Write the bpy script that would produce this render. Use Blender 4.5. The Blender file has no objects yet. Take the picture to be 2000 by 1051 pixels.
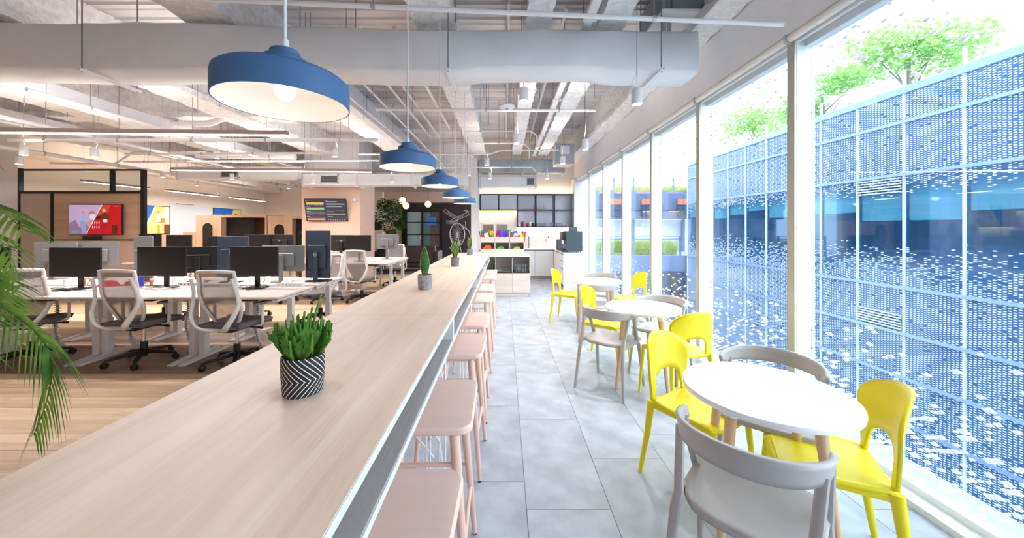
import bpy, math, random
from mathutils import Vector, Matrix
random.seed(7)
R = math.radians
SC = bpy.context.scene
COL = SC.collection

# ---------------------------------------------------------------- camera, sky, exposure
cam_d = bpy.data.cameras.new('camera')
cam = bpy.data.objects.new('camera', cam_d)
COL.objects.link(cam)
cam.location = (0, 0, 1.5)
cam.rotation_euler = (R(90), 0, 0)
cam_d.sensor_width = 36
cam_d.lens = 12.6
cam_d.shift_x = 0.0075
cam_d.shift_y = -0.04025
cam_d.clip_start = 0.02
cam_d.clip_end = 300
SC.camera = cam
SC.view_settings.view_transform = 'Standard'
SC.view_settings.look = 'None'
SC.view_settings.gamma = 1
SC.view_settings.use_curve_mapping = False
SC.view_settings.exposure = 0.64

w = bpy.data.worlds.new('sky')
SC.world = w
w.use_nodes = True
wn = w.node_tree.nodes
wl = w.node_tree.links
bg = wn['Background']
# bright hazy sky: white at the horizon, faintly blue overhead
tc = wn.new('ShaderNodeTexCoord')
sx = wn.new('ShaderNodeSeparateXYZ')
cr = wn.new('ShaderNodeValToRGB')
cr.color_ramp.elements[0].position = 0.0
cr.color_ramp.elements[0].color = (0.97, 0.98, 1.0, 1)
cr.color_ramp.elements[1].position = 0.9
cr.color_ramp.elements[1].color = (0.70, 0.86, 1.0, 1)
wl.new(tc.outputs['Generated'], sx.inputs[0])
wl.new(sx.outputs['Z'], cr.inputs[0])
wl.new(cr.outputs[0], bg.inputs['Color'])
bg.inputs['Strength'].default_value = 4.2
SC.cycles.max_bounces = 10
SC.cycles.diffuse_bounces = 5
SC.cycles.transparent_max_bounces = 24
SC.cycles.sample_clamp_indirect = 6

# light levels of the lamps and of the added ceiling fill
DOWNLIGHT_W = 60
CEILING_FILL_W = 5
COUNTER_W = 2.7
LINEAR_W = 27
PENDANT_W = 0.22

# ---------------------------------------------------------------- helpers
def srgb(c, a=1):
    out = []
    for v in c:
        v = v / 255
        out.append(v / 12.92 if v <= 0.04045 else ((v + 0.055) / 1.055) ** 2.4)
    return (*out, a)

MATS = {}
def mat(name, col, rough=0.5, metal=0.0, var=0.0, scale=5.0, stretch=None, bump=0.0, bscale=40, spec=0.5, emit=None, es=0, alpha=None, coat=0, trans=0):
    if name in MATS: return MATS[name]
    m = bpy.data.materials.new(name)
    m.use_nodes = True
    nt = m.node_tree; n = nt.nodes; l = nt.links
    b = n['Principled BSDF']
    b.inputs['Base Color'].default_value = srgb(col)
    b.inputs['Roughness'].default_value = rough
    b.inputs['Metallic'].default_value = metal
    b.inputs['Specular IOR Level'].default_value = spec
    b.inputs['Coat Weight'].default_value = coat
    b.inputs['Transmission Weight'].default_value = trans
    if alpha is not None: b.inputs['Alpha'].default_value = alpha
    if emit:
        b.inputs['Emission Color'].default_value = srgb(emit)
        b.inputs['Emission Strength'].default_value = es
    t = n.new('ShaderNodeTexCoord'); mp = n.new('ShaderNodeMapping')
    l.new(t.outputs['Object'], mp.inputs[0])
    if stretch: mp.inputs['Scale'].default_value = stretch
    if var:
        ns = n.new('ShaderNodeTexNoise'); ns.inputs['Scale'].default_value = scale; ns.inputs['Detail'].default_value = 6
        l.new(mp.outputs[0], ns.inputs[0])
        r = n.new('ShaderNodeValToRGB')
        d = srgb([max(0, c * (1 - var)) for c in col]); u = srgb([min(255, c * (1 + var)) for c in col])
        r.color_ramp.elements[0].position = 0.3; r.color_ramp.elements[0].color = d
        r.color_ramp.elements[1].position = 0.7; r.color_ramp.elements[1].color = u
        l.new(ns.outputs[0], r.inputs[0]); l.new(r.outputs[0], b.inputs['Base Color'])
    if bump:
        nb = n.new('ShaderNodeTexNoise'); nb.inputs['Scale'].default_value = bscale; nb.inputs['Detail'].default_value = 4
        l.new(mp.outputs[0], nb.inputs[0])
        bp = n.new('ShaderNodeBump'); bp.inputs['Strength'].default_value = bump; bp.inputs['Distance'].default_value = 0.02
        l.new(nb.outputs[0], bp.inputs['Height']); l.new(bp.outputs[0], b.inputs['Normal'])
    MATS[name] = m
    return m

def wood(name, c0, c1, axis='Y', scale=1.0, rough=0.5, rings=True, randomize=False, fine=0.5):
    """wood grain running along an axis, object coordinates; optional tone change per object"""
    if name in MATS: return MATS[name]
    m = bpy.data.materials.new(name); m.use_nodes = True
    nt = m.node_tree; n = nt.nodes; l = nt.links; b = n['Principled BSDF']
    b.inputs['Roughness'].default_value = rough
    t = n.new('ShaderNodeTexCoord'); mp = n.new('ShaderNodeMapping')
    s = {'X': (0.06, 1, 1), 'Y': (1, 0.06, 1), 'Z': (1, 1, 0.06)}[axis]
    mp.inputs['Scale'].default_value = [v * scale for v in s]
    l.new(t.outputs['Object'], mp.inputs[0])
    src = mp.outputs[0]
    oi = n.new('ShaderNodeObjectInfo')
    if randomize:
        ad = n.new('ShaderNodeVectorMath'); ad.operation = 'ADD'
        ml = n.new('ShaderNodeVectorMath'); ml.operation = 'SCALE'; ml.inputs['Scale'].default_value = 37
        cb = n.new('ShaderNodeCombineXYZ')
        for k in range(3): l.new(oi.outputs['Random'], cb.inputs[k])
        l.new(cb.outputs[0], ml.inputs[0]); l.new(ml.outputs[0], ad.inputs[0]); l.new(src, ad.inputs[1]); src = ad.outputs[0]
    n1 = n.new('ShaderNodeTexNoise'); n1.inputs['Scale'].default_value = 9; n1.inputs['Detail'].default_value = 8; n1.inputs['Distortion'].default_value = 0.6
    n2 = n.new('ShaderNodeTexNoise'); n2.inputs['Scale'].default_value = 90; n2.inputs['Detail'].default_value = 3
    l.new(src, n1.inputs[0]); l.new(src, n2.inputs[0])
    mx = n.new('ShaderNodeMix'); mx.inputs[0].default_value = fine * 0.5
    l.new(n1.outputs[0], mx.inputs[2]); l.new(n2.outputs[0], mx.inputs[3])
    last = mx.outputs[0]
    if randomize:
        a = n.new('ShaderNodeMath'); a.operation = 'MULTIPLY_ADD'; a.inputs[1].default_value = 0.16; 
        l.new(oi.outputs['Random'], a.inputs[0]); l.new(last, a.inputs[2])
        s2 = n.new('ShaderNodeMath'); s2.operation = 'SUBTRACT'; s2.inputs[1].default_value = 0.08
        l.new(a.outputs[0], s2.inputs[0]); last = s2.outputs[0]
    r = n.new('ShaderNodeValToRGB')
    r.color_ramp.elements[0].position = 0.34; r.color_ramp.elements[0].color = srgb(c0)
    r.color_ramp.elements[1].position = 0.62; r.color_ramp.elements[1].color = srgb(c1)
    l.new(last, r.inputs[0]); l.new(r.outputs[0], b.inputs['Base Color'])
    bp = n.new('ShaderNodeBump'); bp.inputs['Strength'].default_value = 0.08; bp.inputs['Distance'].default_value = 0.01
    l.new(n2.outputs[0], bp.inputs['Height']); l.new(bp.outputs[0], b.inputs['Normal'])
    MATS[name] = m
    return m

class MB:
    """collects simple solids and links them as ONE mesh object"""
    def __init__(s): s.v = []; s.f = []; s.mi = []; s.m = 0
    def _add(s, vs, fs):
        o = len(s.v); s.v += [tuple(v) for v in vs]
        for f in fs: s.f.append(tuple(i + o for i in f)); s.mi.append(s.m)
        return s
    def slot(s, i): s.m = i; return s
    def box(s, x0, x1, y0, y1, z0, z1, M=None):
        vs = [Vector((x, y, z)) for z in (z0, z1) for y in (y0, y1) for x in (x0, x1)]
        if M: vs = [M @ v for v in vs]
        return s._add(vs, [(0, 2, 3, 1), (4, 5, 7, 6), (0, 1, 5, 4), (2, 6, 7, 3), (0, 4, 6, 2), (1, 3, 7, 5)])
    def cbox(s, c, d, rz=0, rx=0, ry=0):
        M = Matrix.Translation(c) @ Matrix.Rotation(rz, 4, 'Z') @ Matrix.Rotation(ry, 4, 'Y') @ Matrix.Rotation(rx, 4, 'X')
        return s.box(-d[0] / 2, d[0] / 2, -d[1] / 2, d[1] / 2, -d[2] / 2, d[2] / 2, M)
    def tube(s, pts, r, n=8, caps=True, flat=None):
        pts = [Vector(p) for p in pts]
        k = len(pts)
        rs = r if isinstance(r, (list, tuple)) else [r] * k
        rings = []
        up = None
        for i, p in enumerate(pts):
            t = (pts[min(i + 1, k - 1)] - pts[max(i - 1, 0)]).normalized()
            if up is None:
                up = Vector((0, 0, 1)) if abs(t.z) < 0.9 else Vector((0, 1, 0))
            a = t.cross(up)
            if a.length < 1e-4: a = t.orthogonal()
            a.normalize(); b = a.cross(t).normalized(); up = b
            rr = rs[i]
            ra, rb = (rr if isinstance(rr, tuple) else (rr, rr))
            rings.append([p + a * (ra * math.cos(2 * math.pi * j / n)) + b * (rb * math.sin(2 * math.pi * j / n)) for j in range(n)])
        vs = [v for g in rings for v in g]; fs = []
        for i in range(k - 1):
            for j in range(n):
                fs.append((i * n + j, i * n + (j + 1) % n, (i + 1) * n + (j + 1) % n, (i + 1) * n + j))
        if caps: fs.append(tuple(range(n - 1, -1, -1))); fs.append(tuple((k - 1) * n + j for j in range(n)))
        return s._add(vs, fs)
    def bar(s, p0, p1, w, h, upv=None):
        """rectangular bar; w across, h along the up vector"""
        p0 = Vector(p0); p1 = Vector(p1); t = (p1 - p0).normalized()
        u = Vector(upv) if upv else (Vector((0, 0, 1)) if abs(t.z) < 0.9 else Vector((0, 1, 0)))
        a = t.cross(u).normalized(); b = a.cross(t).normalized()
        w0, w1 = w if isinstance(w, tuple) else (w, w); h0, h1 = h if isinstance(h, tuple) else (h, h)
        vs = []
        for p, ww, hh in ((p0, w0, h0), (p1, w1, h1)):
            vs += [p - a * ww / 2 - b * hh / 2, p + a * ww / 2 - b * hh / 2, p + a * ww / 2 + b * hh / 2, p - a * ww / 2 + b * hh / 2]
        return s._add(vs, [(0, 3, 2, 1), (4, 5, 6, 7), (0, 1, 5, 4), (1, 2, 6, 5), (2, 3, 7, 6), (3, 0, 4, 7)])
    def lathe(s, prof, c=(0, 0, 0), n=24, M=None):
        vs = []; fs = []
        for (r, z) in prof:
            for j in range(n):
                a = 2 * math.pi * j / n
                v = Vector((r * math.cos(a), r * math.sin(a), z))
                if M: v = M @ v
                vs.append(v + Vector(c))
        for i in range(len(prof) - 1):
            for j in range(n):
                fs.append((i * n + j, i * n + (j + 1) % n, (i + 1) * n + (j + 1) % n, (i + 1) * n + j))
        if prof[0][0] > 1e-5: fs.append(tuple(range(n - 1, -1, -1)))
        if prof[-1][0] > 1e-5: fs.append(tuple((len(prof) - 1) * n + j for j in range(n)))
        return s._add(vs, fs)
    def prism(s, poly, z0, z1, M=None, ch=0.0):
        """poly in xy, extruded in z, optional chamfer of both rims"""
        k = len(poly)
        def lay(z, inset):
            if not inset: return [Vector((x, y, z)) for x, y in poly]
            cx = sum(p[0] for p in poly) / k; cy = sum(p[1] for p in poly) / k
            out = []
            for x, y in poly:
                d = math.hypot(x - cx, y - cy) or 1
                q = (d - inset) / d
                out.append(Vector((cx + (x - cx) * q, cy + (y - cy) * q, z)))
            return out
        L = [lay(z0, ch), lay(z0 + ch, 0), lay(z1 - ch, 0), lay(z1, ch)] if ch else [lay(z0, 0), lay(z1, 0)]
        vs = [v for g in L for v in g]
        if M: vs = [M @ v for v in vs]
        fs = []
        for i in range(len(L) - 1):
            for j in range(k):
                fs.append((i * k + j, i * k + (j + 1) % k, (i + 1) * k + (j + 1) % k, (i + 1) * k + j))
        fs.append(tuple(range(k - 1, -1, -1))); fs.append(tuple((len(L) - 1) * k + j for j in range(k)))
        return s._add(vs, fs)
    def grid(s, fn, nu, nv):
        vs = [fn(i / nu, j / nv) for i in range(nu + 1) for j in range(nv + 1)]
        fs = [(i * (nv + 1) + j, (i + 1) * (nv + 1) + j, (i + 1) * (nv + 1) + j + 1, i * (nv + 1) + j + 1) for i in range(nu) for j in range(nv)]
        return s._add(vs, fs)
    def quad(s, a, b, c, d): return s._add([a, b, c, d], [(0, 1, 2, 3)])
    def sphere(s, c, r, n=12, m=8, sc=(1, 1, 1)):
        prof = [(r * math.sin(math.pi * i / m), -r * math.cos(math.pi * i / m)) for i in range(m + 1)]
        M = Matrix.Diagonal((sc[0], sc[1], sc[2], 1))
        return s.lathe([(max(p[0], 1e-6), p[1]) for p in prof], c, n, M)
    def build(s, name, mats, parent=None, world=False, smooth=35, solid=None, sub=0, bevel=None):
        vs = s.v
        if world and parent is not None:
            inv = parent.matrix_basis.inverted()
            vs = [tuple(inv @ Vector(v)) for v in vs]
        me = bpy.data.meshes.new(name)
        me.from_pydata(vs, [], s.f)
        for m in (mats if isinstance(mats, (list, tuple)) else [mats]): me.materials.append(m)
        if any(s.mi): me.polygons.foreach_set('material_index', s.mi)
        if smooth:
            me.shade_smooth()
            me.set_sharp_from_angle(angle=R(smooth))
        me.update()
        o = bpy.data.objects.new(name, me)
        COL.objects.link(o)
        if parent is not None: o.parent = parent
        if solid:
            md = o.modifiers.new('t', 'SOLIDIFY'); md.thickness = solid; md.offset = 0
        if bevel:
            md = o.modifiers.new('b', 'BEVEL'); md.width = bevel; md.segments = 2; md.limit_method = 'ANGLE'
        if sub:
            md = o.modifiers.new('s', 'SUBSURF'); md.levels = sub; md.render_levels = sub
        return o

def tag(o, label=None, cat=None, group=None, kind=None):
    if label: o['label'] = label
    if cat: o['category'] = cat
    if group: o['group'] = group
    if kind: o['kind'] = kind
    return o
def thing(name, label, cat, loc=(0, 0, 0), rz=0, group=None):
    o = bpy.data.objects.new(name, None)
    o.empty_display_size = 0.1
    COL.objects.link(o); o.location = loc; o.rotation_euler = (0, 0, rz)
    o.matrix_basis = Matrix.Translation(loc) @ Matrix.Rotation(rz, 4, 'Z')
    return tag(o, label, cat, group)
KIDS = {}
def dup(root, loc, rz=None, label=None, group=None, scale=None):
    if root.name not in KIDS:
        KIDS[root.name] = [(c, [g for g in bpy.data.objects if g.parent == c]) for c in bpy.data.objects if c.parent == root]
    r = root.copy(); COL.objects.link(r); r.location = loc
    if rz is not None: r.rotation_euler = (0, 0, rz)
    if scale: r.scale = scale
    if label: r['label'] = label
    if group: r['group'] = group
    for ch, gs in KIDS[root.name]:
        c = ch.copy(); COL.objects.link(c); c.parent = r
        for g in gs:
            d = g.copy(); COL.objects.link(d); d.parent = c
    return r
def place(root, used, loc, rz, label, group=None):
    """first call moves the prototype itself, later calls copy it"""
    if not used:
        used.append(1)
        KIDS[root.name] = [(c, [g for g in bpy.data.objects if g.parent == c]) for c in bpy.data.objects if c.parent == root]
        root.location = loc; root.rotation_euler = (0, 0, rz); root['label'] = label
        if group: root['group'] = group
        return root
    return dup(root, loc, rz, label, group)
def rrect(w, d, r, n=5, cx=0, cy=0):
    pts = []
    for sx_, sy_, a0 in ((1, 1, 0), (-1, 1, 90), (-1, -1, 180), (1, -1, 270)):
        for k in range(n + 1):
            a = R(a0 + 90 * k / n)
            pts.append((cx + sx_ * (w / 2 - r) + r * math.cos(a), cy + sy_ * (d / 2 - r) + r * math.sin(a)))
    return pts
def curve_pts(pts, n=6):
    """Catmull-Rom through points"""
    P = [Vector(p) for p in pts]; P = [2 * P[0] - P[1]] + P + [2 * P[-1] - P[-2]]
    out = []
    for i in range(1, len(P) - 2):
        for k in range(n):
            t = k / n
            out.append(0.5 * ((2 * P[i]) + (P[i + 1] - P[i - 1]) * t + (2 * P[i - 1] - 5 * P[i] + 4 * P[i + 1] - P[i + 2]) * t * t + (3 * P[i] - P[i - 1] - 3 * P[i + 1] + P[i + 2]) * t ** 3))
    out.append(P[-2])
    return out
def face_dir(fx, fy): return math.atan2(fy, fx) - math.pi / 2      # rz that turns local +Y to (fx, fy)
def text_mesh(name, body, size, mt, parent, loc, rot, ext=0.0005, align='CENTER'):
    cu = bpy.data.curves.new(name, 'FONT'); cu.body = body; cu.size = size; cu.extrude = ext
    cu.align_x = align; cu.align_y = 'CENTER'; cu.resolution_u = 3
    tmp = bpy.data.objects.new(name + '_curve', cu)
    me = bpy.data.meshes.new_from_object(tmp); me.name = name; bpy.data.objects.remove(tmp)
    me.materials.clear(); me.materials.append(mt)
    o = bpy.data.objects.new(name, me); COL.objects.link(o)
    o.parent = parent; o.location = loc; o.rotation_euler = rot
    return o

# ---------------------------------------------------------------- materials
def glass_mat(name, tint=(235, 246, 250), frit=False, refl=0.06):
    """clear pane: straight-through with a view-angle reflection; optional printed white dots"""
    m = bpy.data.materials.new(name); m.use_nodes = True
    nt = m.node_tree; n = nt.nodes; l = nt.links; n.remove(n['Principled BSDF'])
    out = n['Material Output']
    tr = n.new('ShaderNodeBsdfTransparent'); tr.inputs[0].default_value = srgb(tint)
    gl = n.new('ShaderNodeBsdfGlossy'); gl.inputs['Roughness'].default_value = 0.0; gl.inputs[0].default_value = (1, 1, 1, 1)
    ge = n.new('ShaderNodeNewGeometry')
    dt = n.new('ShaderNodeVectorMath'); dt.operation = 'DOT_PRODUCT'
    l.new(ge.outputs['Incoming'], dt.inputs[0]); l.new(ge.outputs['Normal'], dt.inputs[1])
    def M(op, a, b=None, c=None):
        q = n.new('ShaderNodeMath'); q.operation = op
        for i, x in enumerate((a, b, c)):
            if x is None: continue
            if isinstance(x, (int, float)): q.inputs[i].default_value = x
            else: l.new(x, q.inputs[i])
        return q.outputs[0]
    c = M('ABSOLUTE', dt.outputs['Value'])
    f = M('POWER', M('SUBTRACT', 1.0, c), 5)
    f = M('MULTIPLY_ADD', f, 0.65, refl)
    mx = n.new('ShaderNodeMixShader'); l.new(f, mx.inputs[0]); l.new(tr.outputs[0], mx.inputs[1]); l.new(gl.outputs[0], mx.inputs[2])
    last = mx.outputs[0]
    if frit:
        t = n.new('ShaderNodeNewGeometry'); sp = n.new('ShaderNodeSeparateXYZ'); l.new(t.outputs['Position'], sp.inputs[0])
        Y, Z = sp.outputs['Y'], sp.outputs['Z']
        CY, CZ = 0.062, 0.034
        masks = []
        for off in (0, 0.5):
            u = M('ADD', M('DIVIDE', Y, CY), off); v = M('ADD', M('DIVIDE', Z, CZ), off)
            iu, iv = M('FLOOR', u), M('FLOOR', v)
            du = M('ABSOLUTE', M('SUBTRACT', M('SUBTRACT', u, iu), 0.5)); dv = M('ABSOLUTE', M('SUBTRACT', M('SUBTRACT', v, iv), 0.5))
            cb = n.new('ShaderNodeCombineXYZ'); l.new(iu, cb.inputs[0]); l.new(iv, cb.inputs[1]); cb.inputs[2].default_value = off
            wn_ = n.new('ShaderNodeTexWhiteNoise'); l.new(cb.outputs[0], wn_.inputs[0])
            # density rises towards the floor and towards the head of the pane
            low = M('MULTIPLY', M('POWER', M('MAXIMUM', M('DIVIDE', M('SUBTRACT', 0.98, Z), 0.98), 0.0), 1.35), 0.85)
            high = M('MAXIMUM', M('DIVIDE', M('SUBTRACT', Z, 2.2), 2.4), 0.0)
            dens = M('MINIMUM', M('ADD', low, high), 0.62)
            on = M('LESS_THAN', wn_.outputs['Value'], dens)
            cb2 = n.new('ShaderNodeCombineXYZ'); l.new(iv, cb2.inputs[0]); l.new(iu, cb2.inputs[1]); cb2.inputs[2].default_value = off + 3
            w2 = n.new('ShaderNodeTexWhiteNoise'); l.new(cb2.outputs[0], w2.inputs[0])
            sz = M('MULTIPLY_ADD', M('POWER', w2.outputs['Value'], 1.3), 0.30, 0.16)
            dm = M('LESS_THAN', M('ADD', du, dv), sz)
            masks.append(M('MULTIPLY', on, dm))
        mk = M('MAXIMUM', masks[0], masks[1])
        df = n.new('ShaderNodeBsdfDiffuse'); df.inputs[0].default_value = srgb((245, 248, 252))
        tl = n.new('ShaderNodeBsdfTranslucent'); tl.inputs[0].default_value = srgb((235, 240, 248))
        m2 = n.new('ShaderNodeMixShader'); m2.inputs[0].default_value = 0.22; l.new(df.outputs[0], m2.inputs[1]); l.new(tl.outputs[0], m2.inputs[2])
        m3 = n.new('ShaderNodeMixShader'); l.new(mk, m3.inputs[0]); l.new(last, m3.inputs[1]); l.new(m2.outputs[0], m3.inputs[2]); last = m3.outputs[0]
    l.new(last, out.inputs[0])
    MATS[name] = m
    return m

def facade_mat(name):
    """dark blue tinted glass of the building opposite with its printed dot screen: dense above and below, clear in the view band"""
    m = bpy.data.materials.new(name); m.use_nodes = True
    nt = m.node_tree; n = nt.nodes; l = nt.links; b = n['Principled BSDF']
    t = n.new('ShaderNodeNewGeometry'); sp = n.new('ShaderNodeSeparateXYZ'); l.new(t.outputs['Position'], sp.inputs[0])
    def M(op, a, b=None, c=None):
        q = n.new('ShaderNodeMath'); q.operation = op
        for i, x in enumerate((a, b, c)):
            if x is None: continue
            if isinstance(x, (int, float)): q.inputs[i].default_value = x
            else: l.new(x, q.inputs[i])
        return q.outputs[0]
    Y, Z = sp.outputs['Y'], sp.outputs['Z']
    # density of dots by height
    r = n.new('ShaderNodeMapRange'); r.inputs[1].default_value = -5; r.inputs[2].default_value = 5; l.new(Z, r.inputs[0])
    cr_ = n.new('ShaderNodeValToRGB'); l.new(r.outputs[0], cr_.inputs[0])
    E = cr_.color_ramp.elements
    E[0].position = 0.0; E[0].color = (.9, .9, .9, 1); E[1].position = 1.0; E[1].color = (.975, .975, .975, 1)
    for z, d in ((-0.6, .975), (0.3, .96), (0.75, .55), (1.1, .1), (1.25, 0.0), (2.1, 0.0), (2.3, .3), (2.55, .975)):
        e = E.new((z + 5) / 10); e.color = (d, d, d, 1)
    dens = cr_.outputs[0]
    CY, CZ = 0.060, 0.040
    u = M('DIVIDE', Y, CY); iu = M('FLOOR', u)
    odd = M('MULTIPLY', M('MODULO', M('ABSOLUTE', iu), 2), 0.5)
    v = M('ADD', M('DIVIDE', Z, CZ), odd); iv = M('FLOOR', v)
    cb = n.new('ShaderNodeCombineXYZ'); l.new(iu, cb.inputs[0]); l.new(iv, cb.inputs[1])
    wn_ = n.new('ShaderNodeTexWhiteNoise'); l.new(cb.outputs[0], wn_.inputs[0])
    on = M('LESS_THAN', wn_.outputs['Value'], dens)
    du = M('ABSOLUTE', M('SUBTRACT', M('SUBTRACT', u, iu), 0.5)); dv = M('ABSOLUTE', M('SUBTRACT', M('SUBTRACT', v, iv), 0.5))
    dm = M('LESS_THAN', M('ADD', M('POWER', M('DIVIDE', du, 0.40), 2.0), M('POWER', M('DIVIDE', dv, 0.25), 2.0)), 1.0)
    mk = M('MULTIPLY', on, dm)
    gt = n.new('ShaderNodeBsdfTransparent'); gt.inputs[0].default_value = srgb((226, 242, 246))
    gg = n.new('ShaderNodeBsdfGlossy'); gg.inputs['Roughness'].default_value = 0.03; gg.inputs[0].default_value = srgb((190, 220, 255))
    dd = n.new('ShaderNodeBsdfDiffuse'); dd.inputs[0].default_value = srgb((62, 104, 150))
    a = n.new('ShaderNodeMixShader'); a.inputs[0].default_value = 0.08; l.new(gt.outputs[0], a.inputs[1]); l.new(gg.outputs[0], a.inputs[2])
    a2 = n.new('ShaderNodeMixShader'); l.new(a.outputs[0], a2.inputs[1]); l.new(dd.outputs[0], a2.inputs[2])
    l.new(M('MULTIPLY_ADD', dens, 0.62, 0.15), a2.inputs[0])
    wd = n.new('ShaderNodeBsdfDiffuse'); wd.inputs[0].default_value = srgb((206, 220, 236))
    a3 = n.new('ShaderNodeMixShader'); l.new(mk, a3.inputs[0]); l.new(a2.outputs[0], a3.inputs[1]); l.new(wd.outputs[0], a3.inputs[2])
    l.new(a3.outputs[0], n['Material Output'].inputs[0])
    n.remove(b)
    MATS[name] = m
    return m

def mesh_fabric(name, col, op=0.6):
    m = bpy.data.materials.new(name); m.use_nodes = True
    nt = m.node_tree; n = nt.nodes; l = nt.links; b = n['Principled BSDF']
    b.inputs['Base Color'].default_value = srgb(col); b.inputs['Roughness'].default_value = 0.8
    t = n.new('ShaderNodeTexCoord'); ck = n.new('ShaderNodeTexWave'); ck.inputs['Scale'].default_value = 60
    ck.bands_direction = 'Z'
    l.new(t.outputs['Object'], ck.inputs[0])
    mp = n.new('ShaderNodeMapRange'); mp.inputs[3].default_value = op - 0.15; mp.inputs[4].default_value = op + 0.15
    l.new(ck.outputs['Fac'], mp.inputs[0]); l.new(mp.outputs[0], b.inputs['Alpha'])
    MATS[name] = m
    return m

def tile_mat(name, col):
    m = mat(name, col, rough=0.38, var=0.09, scale=5.5, bump=0.05, bscale=60)
    nt = m.node_tree; n = nt.nodes; l = nt.links; b = n['Principled BSDF']
    r = [x for x in n if x.type == 'VALTORGB'][0]
    oi = n.new('ShaderNodeObjectInfo'); hs = n.new('ShaderNodeHueSaturation')
    mr = n.new('ShaderNodeMapRange'); mr.inputs[3].default_value = 0.93; mr.inputs[4].default_value = 1.06
    l.new(oi.outputs['Random'], mr.inputs[0]); l.new(mr.outputs[0], hs.inputs['Value'])
    l.new(r.outputs[0], hs.inputs['Color']); l.new(hs.outputs[0], b.inputs['Base Color'])
    return m

G_NEAR = glass_mat('fritted window glass', tint=(247, 252, 254), frit=True, refl=0.025)
G_CLEAR = glass_mat('clear glass', tint=(236, 243, 244), refl=0.05)
G_FAC = facade_mat('fritted facade glass')
MESHF = mesh_fabric('grey chair mesh', (140, 134, 136), 0.78)
M_WALL = mat('wall paint white', (232, 230, 232), 0.7, var=0.01)
M_HEADER = mat('header paint pale grey', (240, 240, 244), 0.7, var=0.01)
M_WARM = mat('wall paint warm white', (242, 228, 212), 0.7, var=0.01)
M_SALMON = mat('wall paint salmon', (226, 192, 172), 0.7, var=0.01)
M_SPRAY = mat('sprayed fireproofing', (246, 242, 240), 0.9, var=0.06, scale=14, bump=1.0, bscale=28)
M_SMOOTHB = mat('painted smooth steel', (226, 228, 234), 0.5, var=0.02)
M_DECK = mat('galvanised deck', (204, 200, 200), 0.5, metal=0.15, var=0.16, scale=1.3, stretch=(0.25, 1, 1))
M_PIPE = mat('painted white pipe', (238, 236, 236), 0.45)
M_ROD = mat('threaded steel rod', (150, 150, 154), 0.4, metal=0.6)
M_DUCT = mat('painted duct wrap', (238, 240, 242), 0.45, var=0.02, scale=2, bump=0.25, bscale=6)
M_GALV = mat('galvanised sheet', (178, 184, 190), 0.35, metal=0.6, var=0.08, scale=3)
M_WOODTOP = wood('bleached laminate', (228, 202, 184), (246, 226, 210), 'Y', 1.0, 0.42)
M_WOODREC = wood('grey laminate', (170, 160, 156), (196, 186, 182), 'Y', 1.2, 0.5)
M_EDGE = mat('white laminate edge', (226, 228, 230), 0.45)
M_PLANK = wood('oak plank light', (182, 148, 118), (224, 196, 164), 'X', 0.9, 0.5, randomize=True)
M_PLANKD = wood('oak plank brown', (114, 92, 74), (160, 134, 110), 'X', 0.9, 0.5, randomize=True)
M_TILE = tile_mat('grey stone tile', (174, 181, 193))
M_GROUT = mat('grout', (150, 154, 162), 0.8)
M_MULL = mat('pale anodised mullion', (232, 240, 242), 0.35, metal=0.1)
M_MULLI = mat('champagne mullion face', (192, 186, 168), 0.35, metal=0.4)
M_BLUE = mat('matt blue enamel', (70, 112, 160), 0.55, var=0.02)
M_SHADEIN = mat('white enamel', (250, 244, 238), 0.5)
M_BULB = mat('opal bulb', (255, 250, 240), 0.3, emit=(255, 226, 200), es=3.5)
M_LED = mat('led diffuser', (255, 250, 246), 0.4, emit=(255, 244, 238), es=7)
M_LENS = mat('lit downlight lens', (255, 250, 244), 0.4, emit=(255, 236, 214), es=6)
M_WHITE = mat('white plastic', (240, 240, 242), 0.35)
M_GLOSSW = mat('white gloss tabletop', (246, 246, 248), 0.12, coat=0.3)
M_YEL = mat('yellow plastic', (242, 222, 12), 0.38)
M_GREY = mat('warm grey plastic', (178, 171, 168), 0.42)
M_BEECH = wood('beech', (206, 164, 122), (226, 188, 148), 'Z', 1.5, 0.45)
M_PINK = wood('pink lacquer', (238, 202, 188), (244, 212, 200), 'X', 1.0, 0.4, fine=0.2)
M_PINKL = mat('pink lacquer leg', (236, 198, 182), 0.4)
M_BLACK = mat('black plastic', (24, 24, 26), 0.45)
M_FRAME = mat('black steel frame', (40, 36, 36), 0.4, metal=0.3)
M_SCREEN = mat('black screen', (32, 30, 32), 0.28)
M_SILVER = mat('silver plastic', (130, 130, 134), 0.38, metal=0.35)
M_NAVY = mat('dark blue grey plastic', (62, 72, 88), 0.4, metal=0.2)
M_CUSH = mat('grey seat fabric', (112, 108, 112), 0.9, bump=0.1, bscale=200)
M_CHAIRW = mat('white nylon frame', (232, 228, 224), 0.4)
M_DESK = mat('white desk laminate', (238, 228, 220), 0.35)
M_DESKEDGE = mat('oak edge', (196, 160, 128), 0.5)
M_DLEG = mat('white powder coat', (228, 226, 226), 0.4)
M_WIRE = mat('white wire', (236, 238, 242), 0.35)
M_OAKW = wood('booth oak veneer', (200, 164, 136), (220, 188, 160), 'Z', 0.8, 0.5)
M_OAKH = wood('panel oak veneer', (192, 156, 130), (216, 182, 154), 'X', 0.7, 0.5)
M_ISLAND = wood('pale ash veneer', (214, 200, 188), (232, 220, 210), 'X', 0.8, 0.5)
M_CHROME = mat('chrome', (210, 212, 216), 0.15, metal=1.0)
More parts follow.
